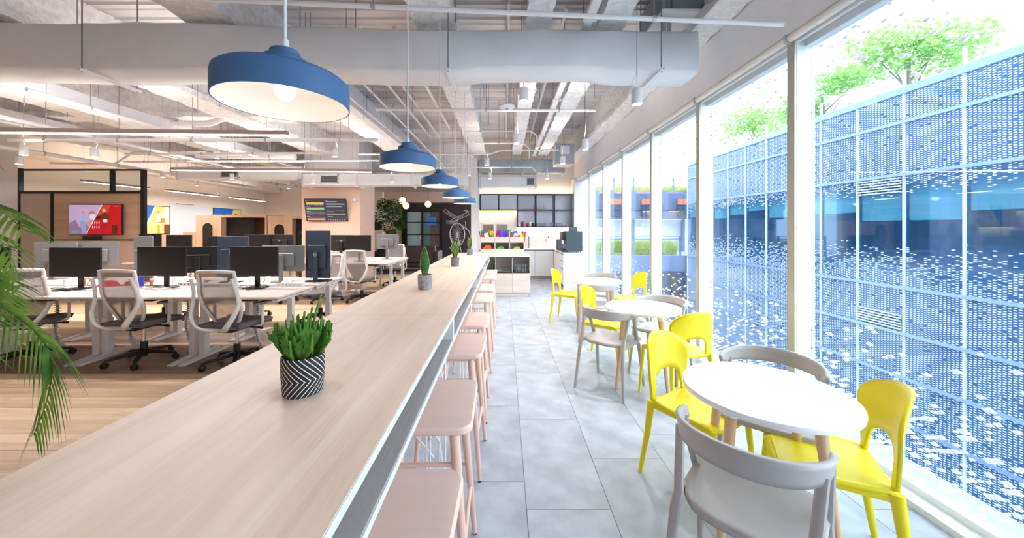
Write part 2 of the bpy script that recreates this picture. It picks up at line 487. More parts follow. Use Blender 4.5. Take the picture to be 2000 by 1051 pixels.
# ================================================================ FLOOR
floor = MB()
floor.slot(0).box(-0.78, 2.36, -1.0, 11.3, -0.12, -0.006)
floor.slot(1).box(-12.3, -0.78, -1.0, 18.2, -0.12, -0.006)
floor.slot(0).box(2.36, 2.6, -1.0, 11.3, -0.12, 0.012)
floor_o = floor.build('floor', [M_GROUT, mat('floor underlay brown', (120, 90, 66), 0.7)])
tag(floor_o, kind='structure')
TW, TL = 0.45, 0.9
meshes = {}
def piece(name, key, sx_, sy_, h, m, loc):
    if key not in meshes:
        b = MB(); c = 0.0015
        b.prism([(0, 0), (sx_, 0), (sx_, sy_), (0, sy_)], -0.006, h)
        o = b.build(name, m, floor_o); meshes[key] = o.data
    else:
        o = bpy.data.objects.new(name, meshes[key]); COL.objects.link(o); o.parent = floor_o
    o.location = loc
    return o
x = -0.78; ci = 0
while x < 2.35:
    wx = min(TW, 2.36 - x) - 0.003
    y = -1.0 + (0.0, 0.42, 0.21, 0.63)[ci % 4] - 0.9
    while y < 11.2:
        y0 = max(y, -1.0); y1 = min(y + TL, 11.3)
        if y1 - y0 > 0.05:
            piece('tile', ('t', round(wx, 3), round(y1 - y0, 3)), wx, y1 - y0 - 0.003, 0.0, M_TILE, (x, y0, random.uniform(-0.0006, 0)))
        y += TL
    x += TW; ci += 1
PW, PL = 0.19, 1.85
def planks(ya, yb, m, key, xa=-12.3, xb=-0.785, single=True, visible_from=None):
    y = ya; k = 0
    stuff = MB()
    while y < yb - 0.01:
        h = min(PW, yb - y)
        x = xb + random.uniform(0, 1.6)
        while x > xa:
            x0 = max(x - PL, xa); x1 = min(x, xb)
            if x1 - x0 > 0.04:
                px = -700 * (-x1) / max(y, 0.3)
                if single and px > -1010 and y > 0.4 and x1 < -0.7:
                    o = piece('plank', (key, round(x1 - x0, 2), round(h, 2)), round(x1 - x0, 2) - 0.003, round(h, 2) - 0.003, 0.0, m, (x0, y, random.uniform(-0.0008, 0)))
                else:
                    stuff.box(x0, x1 - 0.003, y, y + h - 0.003, -0.006, 0.0)
            x -= PL
        y += h; k += 1
    if stuff.v:
        tag(stuff.build('plank_field', m, floor_o), kind='stuff')
planks(-1.0, 3.68, M_PLANK, 'a')
planks(3.68, 5.75, M_PLANKD, 'b')
planks(5.75, 7.0, M_PLANK, 'c', single=False)
planks(7.0, 8.4, M_PLANKD, 'd', single=False)
planks(8.4, 11.5, M_PLANK, 'e', single=False)
b = MB(); b.box(-12.3, -0.9, 11.5, 18.1, -0.005, 0.004)
b.build('carpet', mat('grey brown carpet', (120, 108, 104), 0.95, var=0.1, scale=60), floor_o)
b = MB(); b.box(-0.79, -0.77, -1.0, 11.3, -0.005, 0.002)
b.build('joint_strip', mat('steel strip', (150, 150, 150), 0.4, metal=0.7), floor_o)

# ================================================================ WALLS
def wallbox(name, m, *a):
    b = MB()
    for q in a: b.box(*q)
    return tag(b.build(name, m), kind='structure')
wallbox('wall_left', M_WARM, (-12.3, -12.0, -1.0, 18.3, 0, 4.1))
wallbox('wall_back', M_WARM, (-12.3, -0.95, 18.0, 18.3, 0, 4.1))
wallbox('wall_front', M_WALL, (-12.3, 2.6, -1.3, -1.0, 0, 4.1))
wallbox('wall_kitchen', M_WALL, (-0.92, 2.6, 11.0, 11.3, 0, 4.1))
wallbox('wall_pillar', M_WALL, (-0.92, -0.74, 9.9, 11.0, 0, 3.42))
# fascia over the windows and the sill end block
wallbox('wall_right', M_HEADER, (2.14, 2.40, -1.0, 11.0, 2.96, 4.1))
wallbox('wall_corner', M_WALL, (2.06, 2.34, 10.55, 11.0, 0, 2.96))
wallbox('wall_salmon', M_SALMON, (-5.65, -4.02, 10.0, 11.1, 0, 2.95))
wallbox('wall_salmon_upper', M_WALL, (-5.6, -4.07, 10.05, 11.05, 2.95, 4.1))
wallbox('wall_lounge', mat('dark brown wall', (58, 50, 50), 0.7), (-3.03, -0.95, 17.42, 17.49, 0, 2.7))
wallbox('wall_lounge_header', M_SALMON, (-5.65, -0.95, 17.0, 17.3, 2.72, 3.2))
wallbox('wall_cream', mat('cream light wall', (238, 226, 190), 0.7), (-5.65, -5.1, 15.0, 15.2, 0, 3.0))
# window sill kerb and white floor ledge
wallbox('trim_1', mat('white sill', (236, 240, 244), 0.35), (2.18, 2.38, -1.0, 10.5, 0.0, 0.035))
wallbox('trim_2', M_WALL, (1.98, 2.3, 9.9, 10.55, 0.0, 1.0))

# ================================================================ CEILING: corrugated deck with sprayed beams
b = MB()
pitch = 0.30; y = -1.0
prof = []
while y < 18.1:
    prof += [(y, 4.10), (y + 0.02, 4.10), (y + 0.035, 4.075), (y + 0.05, 4.10)]
    prof += [(y + 0.15, 4.10), (y + 0.165, 4.085), (y + 0.18, 4.10)]
    y += pitch
vs = []; fs = []
for (yy, zz) in prof: vs += [(-12.3, yy, zz), (2.6, yy, zz)]
for i in range(len(prof) - 1): fs.append((2 * i, 2 * i + 2, 2 * i + 3, 2 * i + 1))
b._add(vs, fs)
b.box(-12.3, 2.6, -1.3, 18.3, 4.13, 4.3)
ceiling = tag(b.build('ceiling', M_DECK, smooth=0), kind='structure')

def rough_beam(x0, x1, z0, z1, y0, y1, m=M_SPRAY, amp=0.012, axis='Y', web=True):
    """I-beam under lumpy sprayed fireproofing: flange below, narrower web above"""
    b = MB(); step = 0.09
    wx = x1 - x0; fh = min(0.14, (z1 - z0) * 0.3); wb = wx * 0.5 if web else wx
    cx = (x0 + x1) / 2
    sec = []
    def seg(a, c, n): 
        for k in range(n): sec.append((a[0] + (c[0] - a[0]) * k / n, a[1] + (c[1] - a[1]) * k / n))
    seg((cx - wb / 2, z1), (cx - wb / 2, z0 + fh), 4)
    seg((cx - wb / 2, z0 + fh), (x0, z0 + fh * 0.7), 2)
    seg((x0, z0 + fh * 0.7), (x0, z0), 1)
    seg((x0, z0), (x1, z0), 5)
    seg((x1, z0), (x1, z0 + fh * 0.7), 1)
    seg((x1, z0 + fh * 0.7), (cx + wb / 2, z0 + fh), 2)
    seg((cx + wb / 2, z0 + fh), (cx + wb / 2, z1), 4)
    sec.append((cx + wb / 2, z1))
    n = int((y1 - y0) / step); k = len(sec)
    vs = []
    for i in range(n + 1):
        yy = y0 + (y1 - y0) * i / n
        for (sx_, sz_) in sec:
            q = (sx_ + random.uniform(-amp, amp), yy, min(z1, sz_ + random.uniform(-amp, amp)))
            if axis == 'X': q = (q[1], q[0], q[2])
            vs.append(q)
    fs = []
    for i in range(n):
        for j in range(k - 1):
            f = (i * k + j, i * k + j + 1, (i + 1) * k + j + 1, (i + 1) * k + j)
            fs.append(f if axis == 'Y' else f[::-1])
    b._add(vs, fs)
    return b.build('beam', m, ceiling, smooth=60)
for (x0, x1, z0, y0, y1) in ((-0.88, -0.50, 3.5, -1, 9.9), (0.22, 0.46, 3.52, -1, 9.9), (0.92, 1.19, 3.5, -1, 9.9), (1.86, 2.13, 3.46, -1, 10.9),
                             (-3.1, -2.62, 3.5, -1, 17.9), (-5.2, -4.7, 3.5, -1, 17.9), (-7.5, -7.0, 3.45, -1, 17.9), (-9.7, -9.2, 3.4, -1, 17.9)):
    rough_beam(x0, x1, z0, 4.1, y0, y1)
rough_beam(-12.0, -11.2, 3.25, 4.1, -1, 17.9, M_WARM, 0.003, web=False)
rough_beam(6.6, 6.95, 3.55, 4.1, -12.0, -2.9, axis='X')
rough_beam(12.2, 12.6, 3.3, 4.1, -12.0, -0.9, axis='X')
# smooth steel channels beside the beams
for (x0, x1, z0) in ((-6.35, -6.1, 3.25), (-2.56, -2.4, 3.42), (-8.6, -8.4, 3.3)):
    b = MB(); b.box(x0, x1, 3.9, 15, z0, z0 + 0.03); b.box(x0, x0 + 0.02, 3.9, 15, z0 + .031, z0 + 0.2); b.box(x1 - 0.02, x1, 3.9, 15, z0 + .031, z0 + 0.2)
    b.build('channel', M_SMOOTHB, ceiling)

# ================================================================ WINDOWS: eight bays, fritted panes, pale fins
fins = [0.09, 1.39, 2.69, 4.0, 5.3, 6.6, 7.9, 9.2]
ys = [-0.9] + fins + [10.5]
for i in range(len(ys) - 1):
    y0 = ys[i]; y1 = ys[i + 1]
    win = bpy.data.objects.new('window_%d' % (i + 1), None); COL.objects.link(win); win['kind'] = 'structure'
    b = MB(); b.box(2.30, 2.312, y0 + 0.07, y1, 0.035, 2.93)
    b.build('pane', G_NEAR, win)
    b = MB(); b.slot(0).box(2.185, 2.33, y0, y0 + 0.07, 0.035, 2.96); b.slot(1).box(2.178, 2.1849, y0, y0 + 0.07, 0.035, 2.955)
    b.slot(0).box(2.195, 2.21, y0 - 0.004, y0 - 0.0001, 0.035, 2.9)
    b.build('mullion', [M_MULL, M_MULLI], win)
    b = MB(); b.box(2.26, 2.33, y0 + 0.07, y1, 2.86, 2.96)
    b.build('head_rail', mat('head rail aluminium', (226, 234, 236), 0.45), win)
    b = MB(); b.box(2.27, 2.33, y0 + 0.07, y1, 0.035, 0.075)
    b.build('sill_rail', M_MULL, win)
# roller blind cassettes, one per bay
for i in range(len(ys) - 1):
    y0 = ys[i] + 0.04; y1 = ys[i + 1] + 0.02
    nm = ['nearest the camera', 'second', 'third', 'fourth', 'fifth', 'sixth', 'seventh', 'eighth', 'ninth'][i]
    t = thing('roller_blind', 'white rolled-up window blind under the fascia, %s along the glass' % nm, 'blind', (2.16, (y0 + y1) / 2, 2.93), group='rolled window blinds')
    b = MB(); b.tube([(2.165, y0, 2.935), (2.165, y1, 2.935)], 0.030, 14); b.build('roll', mat('ivory blind cloth', (240, 234, 226), 0.7), t, world=True)
    b = MB(); b.tube([(2.20, y0 + 0.01, 2.895), (2.20, y1 - 0.01, 2.895)], 0.011, 8); b.build('bottom_bar', M_PIPE, t, world=True)
    b = MB(); b.box(2.125, 2.205, y0 - 0.012, y0 - 0.002, 2.895, 2.965); b.build('bracket', mat('grey bracket', (200, 200, 200), 0.4), t, world=True)

# ================================================================ OUTSIDE
XE = 8.0
fac = thing('fritted_glass_building', 'blue glass building with white dot printed facade across the courtyard', 'building', (XE, 10, -5))
rows = [(-4.6, -3.3), (-3.3, -2.4), (-2.4, -1.5), (-1.5, -0.62), (-0.62, 0.30), (0.30, 2.57), (2.57, 3.62), (3.62, 4.25)]
pw = 0.94; cols = [3.4 + pw * k for k in range(13)]
pm = {}
def child(name, data, parent, loc):
    o = bpy.data.objects.new(name, data); COL.objects.link(o); o.parent = parent; o.location = loc; return o
for c in cols:
    for (z0, z1) in rows:
        if z0 < 3.6 and (c, z0) in (): continue
        if (z0, z1) not in pm:
            b = MB(); b.box(0, 0.02, 0.02, pw - 0.02, 0.02, z1 - z0 - 0.02); o = b.build('glass_panel', G_FAC, fac); pm[(z0, z1)] = o.data
            o.location = (0, c - 10, z0 + 5)
        else: child('glass_panel', pm[(z0, z1)], fac, (0, c - 10, z0 + 5))
M_FM = mat('blue grey facade rail', (136, 164, 204), 0.4, metal=0.3)
M_FW = mat('pale facade mullion', (206, 222, 240), 0.4)
vm = None
for k in range(14):
    yy = 3.4 + pw * k
    if vm is None:
        b = MB(); b.box(-0.035, 0.02, -0.012, 0.012, 0, 9.25); o = b.build('mullion', M_FW, fac); vm = o.data; o.location = (0, yy - 10, 0.4)
    else: child('mullion', vm, fac, (0, yy - 10, 0.4))
hm = None
for (z, h) in ((4.25, 0.14), (3.62, 0.06), (2.57, 0.06), (0.30, 0.06), (-0.62, 0.06), (-1.5, 0.06), (-2.4, 0.06), (-3.3, 0.06)):
    b = MB(); b.box(XE - 0.05, XE + 0.06, 3.4, 15.6, z - h / 2, z + h / 2); b.build('transom', M_FM, fac, world=True)
for zz in (2.22, -0.55):      # ventilation louvres
    for k in range(6):
        b = MB(); b.box(XE - 0.06, XE - 0.02, 7.2, 8.1, zz + 0.055 * k, zz + 0.02 + 0.055 * k); b.build('louver_blade', M_FW, fac, world=True)
b = MB()
b.box(XE + 0.1, XE + 5, 3.3, 15.6, 2.6, 2.75); b.box(XE + 0.1, XE + 5, 3.3, 15.6, 0.1, 0.2)
b.box(XE + 5, XE + 5.1, 3.3, 15.6, -4.6, 4.1); b.box(XE + 0.1, XE + 5, 15.5, 15.6, -4.6, 4.1); b.box(XE + 0.1, XE + 5, 3.3, 3.4, -4.6, 4.1); b.box(XE + 0.25, XE + 5, 3.3, 15.6, 4.0, 4.15)
b.box(XE + 0.4, XE + 0.5, 3.3, 15.6, -4.6, 0.1); b.box(XE + 0.4, XE + 0.5, 3.3, 15.6, 2.75, 4.0)
b.build('interior_wall', mat('far interior teal', (120, 158, 176), 0.7), fac, world=True)
M_FB = mat('teal window blind', (150, 210, 220), 0.7)
for k, c in enumerate(cols[1:]):
    d = (0.75, 0.75, 0.9, 0.9, 0.7, 0.7, 0.75, 0.5, 0.6, 0.7, 0.4, 0.6)[k]
    b = MB(); b.box(XE + 0.05, XE + 0.07, c + 0.04, c + pw - 0.04, 2.55 - d, 2.55); b.build('blind', M_FB, fac, world=True)
b = MB()
for k in range(9): b.box(XE + 1.4, XE + 2.0, 4 + 1.2 * k, 4.9 + 1.2 * k, 0.2, 0.9 + 0.1 * (k % 3))
b.build('furniture_row', mat('far dark furniture', (50, 62, 78), 0.7), fac, world=True)

# courtyard bottom
b = MB(); b.box(2.5, 60, -20, 60, -4.9, -4.6); b.build('courtyard_paving', mat('courtyard slab', (96, 112, 132), 0.8, var=0.1)).__setitem__('kind', 'structure')
# own building below the windows
b = MB(); b.box(2.36, 2.6, -1.0, 11.3, -4.6, -0.121); b.build('wall_outer', M_WALL).__setitem__('kind', 'structure')

b = MB(); b.box(-12.3, 2.6, -1.3, 18.3, 4.31, 17); b.build('wall_unseen_storeys', M_WALL).__setitem__('kind', 'structure')  # unseen storeys added so less sky light reaches the courtyard facade
# terrace and building at the far end of the courtyard
YB = 15.9
t = thing('terrace_building', 'dark grey terrace building with orange soffit bands at the courtyard end', 'building', (5.5, YB + 3, -4.6))
b = MB(); b.box(1.2, 12.5, YB + 3.0, YB + 3.3, 2.45, 3.45); b.build('parapet', mat('blue grey cladding', (92, 108, 140), 0.6), t, world=True)
b = MB()
for k in range(6): b.box(1.5 + 1.9 * k, 2.6 + 1.9 * k, YB + 2.9, YB + 2.999, 2.62, 2.95)
M_OR = mat('orange soffit panel', (214, 120, 92), 0.6)
for k in range(6):
    q = MB(); q.box(1.5 + 1.9 * k, 2.6 + 1.9 * k, YB + 2.88, YB + 2.999, 2.72, 3.0); q.build('soffit_panel', M_OR, t, world=True)
    q = MB(); q.box(1.5 + 1.9 * k, 2.6 + 1.9 * k, YB + 2.9, YB + 2.999, 2.1, 2.7); q.build('window', mat('dark far glazing', (60, 76, 104), 0.3), t, world=True)
b = MB(); b.box(1.2, 12.5, YB + 3.1, YB + 3.4, 1.95, 2.449); b.build('band', mat('grey blue band', (120, 136, 164), 0.6), t, world=True)
b = MB(); b.box(1.2, 12.5, YB + 3.6, YB + 3.7, -1, 1.95); b.build('back_wall', mat('pale far wall', (226, 226, 240), 0.7), t, world=True)
for k in range(8):
    q = MB(); q.box(1.5 + 1.35 * k, 1.62 + 1.35 * k, YB + 3.4, YB + 3.58, 0.26, 1.95); q.build('post', mat('slate post', (110, 124, 156), 0.6), t, world=True)
t = thing('terrace_planter', 'long slate blue terrace planter wall across the courtyard end', 'planter', (5.5, YB + 1, -4.6))
q = MB(); q.box(1.2, 12.5, YB + 0.301, YB + 3.05, 0.05, 0.25); q.build('deck', mat('terrace slab', (150, 160, 190), 0.7), t, world=True)
q = MB(); q.box(1.2, 12.5, YB + 0.1, YB + 0.3, -4.6, 0.25); q.build('base_wall', mat('slate blue wall', (112, 130, 172), 0.6), t, world=True)
for k in range(4):
    q = MB(); q.box(2.0 + 2.4 * k, 3.2 + 2.4 * k, YB + 0.02, YB + 0.099, -2.0, -0.45); q.build('window', mat('dark far glazing', (60, 76, 104), 0.3), t, world=True)
for (nm, x0, x1, yy, z0, z1, lab) in (('terrace_railing', 1.6, 8.0, YB + 0.2, 0.251, 1.12, 'grey metal railing in front of the terrace planter'), ('roof_railing', 1.6, 12, YB + 3.1, 3.46, 4.15, 'thin metal railing along the roof of the terrace building')):
    rr = thing(nm, lab, 'railing', ((x0 + x1) / 2, yy, z0))
    M_RL = mat('grey railing', (104, 118, 148), 0.5)
    for zz in (z1, z1 - 0.13):
        q = MB(); q.bar((x0, yy, zz), (x1, yy, zz), 0.04, 0.03); q.build('rail', M_RL, rr, world=True)
    k = x0
    while k <= x1:
        q = MB(); q.box(k - 0.04, k + 0.04, yy - 0.02, yy + 0.02, z0, z1); q.build('post', M_RL, rr, world=True); k += 1.05
def leafball(b, c, rx, ry, rz_, n, s):
    for _ in range(n):
        while True:
            p = Vector((random.uniform(-1, 1), random.uniform(-1, 1), random.uniform(-1, 1)))
            if p.length <= 1 and p.length > 0.25: break
        q = Vector((c[0] + p.x * rx, c[1] + p.y * ry, c[2] + p.z * rz_))
        a = Vector((random.gauss(0, 1), random.gauss(0, 1), random.gauss(0, 0.6))).normalized(); e = a.orthogonal().normalized()
        e = (Matrix.Rotation(random.uniform(0, 6.3), 3, a) @ e); L = s * random.uniform(.6, 1.3)
        b._add([q - a * L, q + e * L * .4, q + a * L, q - e * L * .4], [(0, 1, 2, 3)])
def leafmat(name, c0, c1):
    m = mat(name, c0, 0.6, var=0.01)
    nt = m.node_tree; n = nt.nodes; l = nt.links; bs = n['Principled BSDF']
    for k in [x for x in n if x.type in ('TEX_NOISE',)]: k.inputs['Scale'].default_value = 9
    r = [x for x in n if x.type == 'VALTORGB'][0]
    r.color_ramp.elements[0].color = srgb(c0); r.color_ramp.elements[1].color = srgb(c1)
    tl = n.new('ShaderNodeBsdfTranslucent'); l.new(r.outputs[0], tl.inputs[0])
    mx = n.new('ShaderNodeMixShader'); mx.inputs[0].default_value = 0.4
    l.new(bs.outputs[0], mx.inputs[1]); l.new(tl.outputs[0], mx.inputs[2]); l.new(mx.outputs[0], n['Material Output'].inputs[0])
    return m
M_LEAFO = leafmat('outdoor leaves with haze', (120, 168, 96), (192, 220, 136))  # leaf colours lightened to carry the outdoor haze
M_BARK = mat('bark', (140, 130, 116), 0.9)
for (x_, y_, z_, r_, lab) in ((10.0, 8.85, 5.75, 1.25, 'light green street tree on the roof terrace right of the others'), (10.0, 11.2, 5.55, 1.2, 'light green street tree in the middle above the dotted facade'),
                              (10.2, 14.6, 5.5, 1.5, 'light green street tree farthest left above the dotted facade')):
    t = thing('roof_tree', lab, 'tree', (x_, y_, 4.1), group='trees on the roof terrace')
    b = MB()
    for k in range(7):
        a = random.uniform(0, 6.3); d = r_ * random.uniform(.3, .75)
        leafball(b, (x_ + d * math.cos(a), y_ + d * math.sin(a), z_ + random.uniform(-.4, .6)), r_ * .5, r_ * .5, r_ * .35, 330, .085)
    b.build('foliage', M_LEAFO, t, world=True, smooth=0)
    b = MB(); b.tube([(x_, y_, 4.1), (x_ + .03, y_, 4.9), (x_ - .05, y_ + .1, z_ + .4)], [.06, .05, .02], 7)
    for k in range(5):
        a = k * 1.3; b.tube([(x_, y_, 4.7 + .1 * k), (x_ + .6 * math.cos(a), y_ + .6 * math.sin(a), z_ + .1)], [.03, .01], 5)
    b.build('trunk', M_BARK, t, world=True)
b = MB(); b.box(9.2, 11.4, 3.4, 16.5, 4.0, 4.1)
b.build('roof_terrace_slab', mat('roof slab', (190, 195, 200), 0.8)).__setitem__('kind', 'structure')
def grass(name, lab, x0, x1, y0, y1, z0, z1, n, c0=(150, 172, 90), c1=(206, 220, 130)):
    b = MB()
    for _ in range(n):
        px, py = random.uniform(x0, x1), random.uniform(y0, y1); h = random.uniform(.5, 1) * (z1 - z0); dx, dy = random.gauss(0, .12), random.gauss(0, .08); w_ = .012
        b._add([(px - w_, py, z0), (px + w_, py, z0), (px + dx * .5 + w_, py + dy * .5, z0 + h * .6), (px + dx, py + dy, z0 + h), (px + dx * .5 - w_, py + dy * .5, z0 + h * .6)], [(0, 1, 2, 3, 4)])
    o = b.build(name, leafmat(name + ' blades', c0, c1), smooth=0)
    return tag(o, lab, 'grass', kind='stuff')
grass('planter_grass', 'tall yellow green grass growing along the far terrace edge', 1.8, 7.9, YB + .5, YB + 1.3, .26, 1.0, 5200)
grass('roof_grass', 'strip of low green planting on the far roof', 1.8, 11, YB + 3.5, YB + 4.2, 3.4, 3.95, 2600)
# ================================================================ COUNTER
XL, XR, ZT = -0.905, -0.263, 1.05
ct = thing('bar_counter', 'long pale wood bar counter with white edges and open side compartments', 'counter', ((XL + XR) / 2, 3, 0))
ends = [-0.55, 0.31, 1.86, 3.41, 4.93, 6.48]
for i in range(5):
    y0, y1 = ends[i], ends[i + 1] - 0.0015
    b = MB(); b.box(XL + .002, XR - .002, y0, y1, ZT - 0.002, ZT); b.build('tabletop', M_WOODTOP, ct, world=True, smooth=0)
    b = MB(); b.box(XL, XR, y0, y1, ZT - 0.022, ZT - 0.0022); b.build('top_board', M_EDGE, ct, world=True, smooth=0)
    b = MB(); b.box(XL, XR, y0, y1, 0.905, 0.925); b.build('bottom_board', M_EDGE, ct, world=True, smooth=0)
    b = MB(); b.box(XL + .004, XR - .004, y0, y1, 0.9252, 0.927); b.build('shelf_lining', M_WOODREC, ct, world=True, smooth=0)
    for yy in (y0, y1 - 0.018):
        b = MB(); b.box(XL, XR, yy, yy + 0.017, 0.9272, ZT - 0.0222); b.build('divider', M_EDGE, ct, world=True, smooth=0)
    b = MB(); b.box(XR - 0.33, XR - 0.315, y0 + .018, y1 - .019, 0.9272, ZT - 0.0222); b.build('back_panel', M_WOODREC, ct, world=True, smooth=0)
# white wire trestles under the counter joints
for yy in (0.55, 1.95, 3.4, 4.9, 6.2):
    for xx in (XL + 0.12, XR - 0.10):
        b = MB()
        for (dx, dy) in ((-.05, -.05), (.05, -.05), (0, .05)):
            b.tube([(xx + dx, yy + dy, 0.02), (xx + dx, yy + dy, 0.905)], 0.005, 6)
        T = [(-.05, -.05), (.05, -.05), (0, .05)]
        for k in range(6):
            a = T[k % 3]; c = T[(k + 1) % 3]; z0, z1 = .02 + .147 * k, .02 + .147 * (k + 1)
            b.tube([(xx + a[0], yy + a[1], z0), (xx + c[0], yy + c[1], z1)], 0.004, 5)
        b.tube([(xx, yy - .2, 0.02), (xx - .04, yy, .45), (xx, yy - .02, .9)], 0.005, 6)
        b.lathe([(0.035, 0), (0.04, .004), (0.03, .012), (0.01, .025)], (xx, yy - .05, 0), 12)
        b.lathe([(0.035, 0), (0.04, .004), (0.03, .012), (0.01, .025)], (xx, yy + .05, 0), 12)
        b.build('wire_leg', M_WIRE, ct, world=True)
    b = MB(); b.tube([(XL + .14, yy, .25), (XR - .12, yy, .7)], .005, 6).tube([(XL + .14, yy, .7), (XR - .12, yy, .25)], .005, 6); b.build('cross_wire', M_WIRE, ct, world=True)

# ================================================================ STOOLS
t = thing('bar_stool', '', 'stool')
b = MB(); b.prism(rrect(0.42, 0.44, 0.05, 6), 0.722, 0.752, ch=0.008); b.build('seat', M_PINK, t)
TOPX, TOPY, BX, BY = 0.135, 0.15, 0.195, 0.205
def lp(sx_, sy_, z):
    k = 1 - z / 0.722
    return (sx_ * (TOPX + (BX - TOPX) * k), sy_ * (TOPY + (BY - TOPY) * k), z)
for sx_ in (-1, 1):
    for sy_ in (-1, 1):
        b = MB(); zs = [0.006, 0.05, 0.3, 0.62, 0.685, 0.705, 0.723]; rs = [.0115, .0125, .0165, .0205, .021, .013, .013]
        b.tube([lp(sx_, sy_, z) for z in zs], rs, 12); b.build('leg', M_PINKL, t)
        b = MB(); b.tube([lp(sx_, sy_, 0.0), lp(sx_, sy_, .0062)], .0105, 10); b.build('foot_glide', M_BLACK, t)
for (z, pairs) in ((0.58, (((-1, -1), (1, -1)), ((-1, 1), (1, 1)))), (0.25, (((1, -1), (1, 1)),)), (0.30, (((-1, -1), (-1, 1)),)), (0.36, (((-1, 1), (1, 1)),))):
    for a, c in pairs:
        b = MB(); b.tube([lp(*a, z), lp(*c, z)], .009, 10); b.build('stretcher', M_PINKL, t)
used = []
SX = -0.335
ord_ = ['nearest the camera', 'second from the camera', 'third from the camera', 'fourth from the camera', 'fifth from the camera', 'sixth from the camera', 'seventh from the camera', 'eighth from the camera, by the wooden island']
for i, yy in enumerate((0.90, 1.55, 2.33, 2.96, 3.90, 4.56, 5.55, 6.2)):
    place(t, used, (SX, yy, 0), R(random.uniform(-1.5, 1.5)), 'pink square-seat bar stool under the counter, ' + ord_[i], 'pink bar stools along the counter')

# ================================================================ ROUND TABLES
TABX = [(1.225, 1.69), (1.33, 3.45), (1.34, 5.17)]
t = thing('round_table', '', 'table')
b = MB(); b.lathe([(0.0001, .712), (.325, .712), (.343, .718), (.345, .728), (.345, .738), (.342, .742), (0.0001, .742)], (0, 0, 0), 72); b.build('tabletop', M_GLOSSW, t, smooth=40)
for a in (22, 112, 202, 292):
    ca, sa = math.cos(R(a)), math.sin(R(a))
    top = (ca * .215, sa * .215, .712); bot = (ca * .31, sa * .31, .012)
    b = MB(); b.tube([bot, (ca * .285, sa * .285, .2), (ca * .225, sa * .225, .66)], [.0125, .017, .024], 14); lg = b.build('leg', M_BEECH, t)
    b = MB(); b.tube([(ca * .226, sa * .226, .655), top], [.026, .029], 14); b.build('leg_socket', M_WHITE, t)
    b = MB(); b.tube([(ca * .3105, sa * .3105, 0), (ca * .3105, sa * .3105, .014)], [.014, .012], 12); b.build('foot_glide', M_CHROME, t)
used = []
for (xy, lab) in zip(TABX, ('large-looking nearest white round cafe table with beech legs', 'middle white round cafe table with beech legs by the window', 'farthest white round cafe table with beech legs, by the kitchen end')):
    place(t, used, (*xy, 0), 0, lab, 'round cafe tables by the window')

# ================================================================ YELLOW CHAIRS (local +Y is the front)
t = thing('yellow_chair', '', 'chair')
def seat_fn(u, v):
    # u across, v depth; slightly dished, waisted at the back
    w_ = 0.205 + 0.012 * math.sin(v * math.pi) - 0.02 * (1 - v) ** 2
    x = (u * 2 - 1) * w_; y = -0.20 + 0.41 * v
    if v > 0.8: y -= 0.05 * ((abs(u * 2 - 1)) ** 4) * (v - .8) / .2
    z = 0.448 - 0.012 * (1 - (u * 2 - 1) ** 2) + (0.0 if v < .8 else -0.12 * (v - .8) ** 2 * 4)
    return Vector((x, y, z))
b = MB(); b.grid(seat_fn, 12, 14); b.build('seat', M_YEL, t, solid=0.016, smooth=60)
b = MB()
for s_ in (-1, 1):
    b.bar((s_ * .185, -.17, .428), (s_ * .19, .18, .428), .022, .03)
b.bar((-.185, .175, .43), (.185, .175, .43), .02, .025); b.bar((-.18, -.17, .43), (.18, -.17, .43), .02, .025)
b.build('seat_rim', M_YEL, t, bevel=.006)
for s_ in (-1, 1):
    b = MB(); b.tube([(s_ * .205, .215, 0), (s_ * .188, .175, .435)], [(.010, .012), (.016, .020)], 10); b.build('leg', M_YEL, t)
    b = MB(); b.tube([(s_ * .215, -.245, 0), (s_ * .200, -.205, .25), (s_ * .188, -.185, .45)], [(.011, .013), (.015, .019), (.018, .024)], 10); b.build('leg', M_YEL, t)
# back: inverted-U shell with an arched opening
def arch(a, inner):
    """a in 0..1 from left foot over the top to the right foot -> (x, z)"""
    s_ = a * 2 - 1
    if inner:
        k = 0.30
        hw0, hw1, zt, zr = .140, .128, .600, .535
    else:
        hw0, hw1, zt, zr = .180, .212, .825, .68
    th = s_ * 1.0
    if abs(s_) > 0.55:                       # straight posts
        q = (1 - abs(s_)) / 0.45
        z = .445 + (zr - .445) * q
        x = hw0 + (hw1 - hw0) * q ** 1.3
        return math.copysign(x, s_), z
    q = s_ / 0.55                            # arch
    ang = q * math.pi / 2
    n_ = 2.15 if not inner else 2.1
    x = math.copysign(abs(math.sin(ang)) ** (2 / n_), ang) * hw1
    z = zr + (zt - zr) * abs(math.cos(ang)) ** (2 / n_)
    return x, z
def back_fn(u, v):
    xi, zi = arch(u, True); xo, zo = arch(u, False)
    x = xi + (xo - xi) * v; z = zi + (zo - zi) * v
    h = (z - .445) / .38
    y = -0.19 - 0.075 * h - 0.02 * h * h + 2.1 * x * x * max(0, h)
    return Vector((x, y, z))
b = MB(); b.grid(back_fn, 44, 6); b.build('backrest', M_YEL, t, solid=0.014, smooth=70)
used = []
YC = [(1.15, 2.12, .54, -.84, 'yellow plastic chair left of the nearest round table'), (1.475, 1.665, -.87, .48, 'yellow plastic chair at the nearest table, right side against the glass'),
      (1.14, 4.05, .82, -.57, 'yellow plastic chair at the middle table, on its far left'), (1.49, 3.13, -.25, .97, 'yellow plastic chair with its back to the camera at the middle table'),
      (1.03, 5.78, .89, -.46, 'yellow plastic chair farthest left, standing clear at the far table'), (1.86, 5.42, -.98, -.15, 'yellow plastic chair at the far table, beside the windows')]
for (x, y, fx, fy, lab) in YC: place(t, used, (x, y, 0), face_dir(fx, fy), lab, 'yellow plastic chairs')

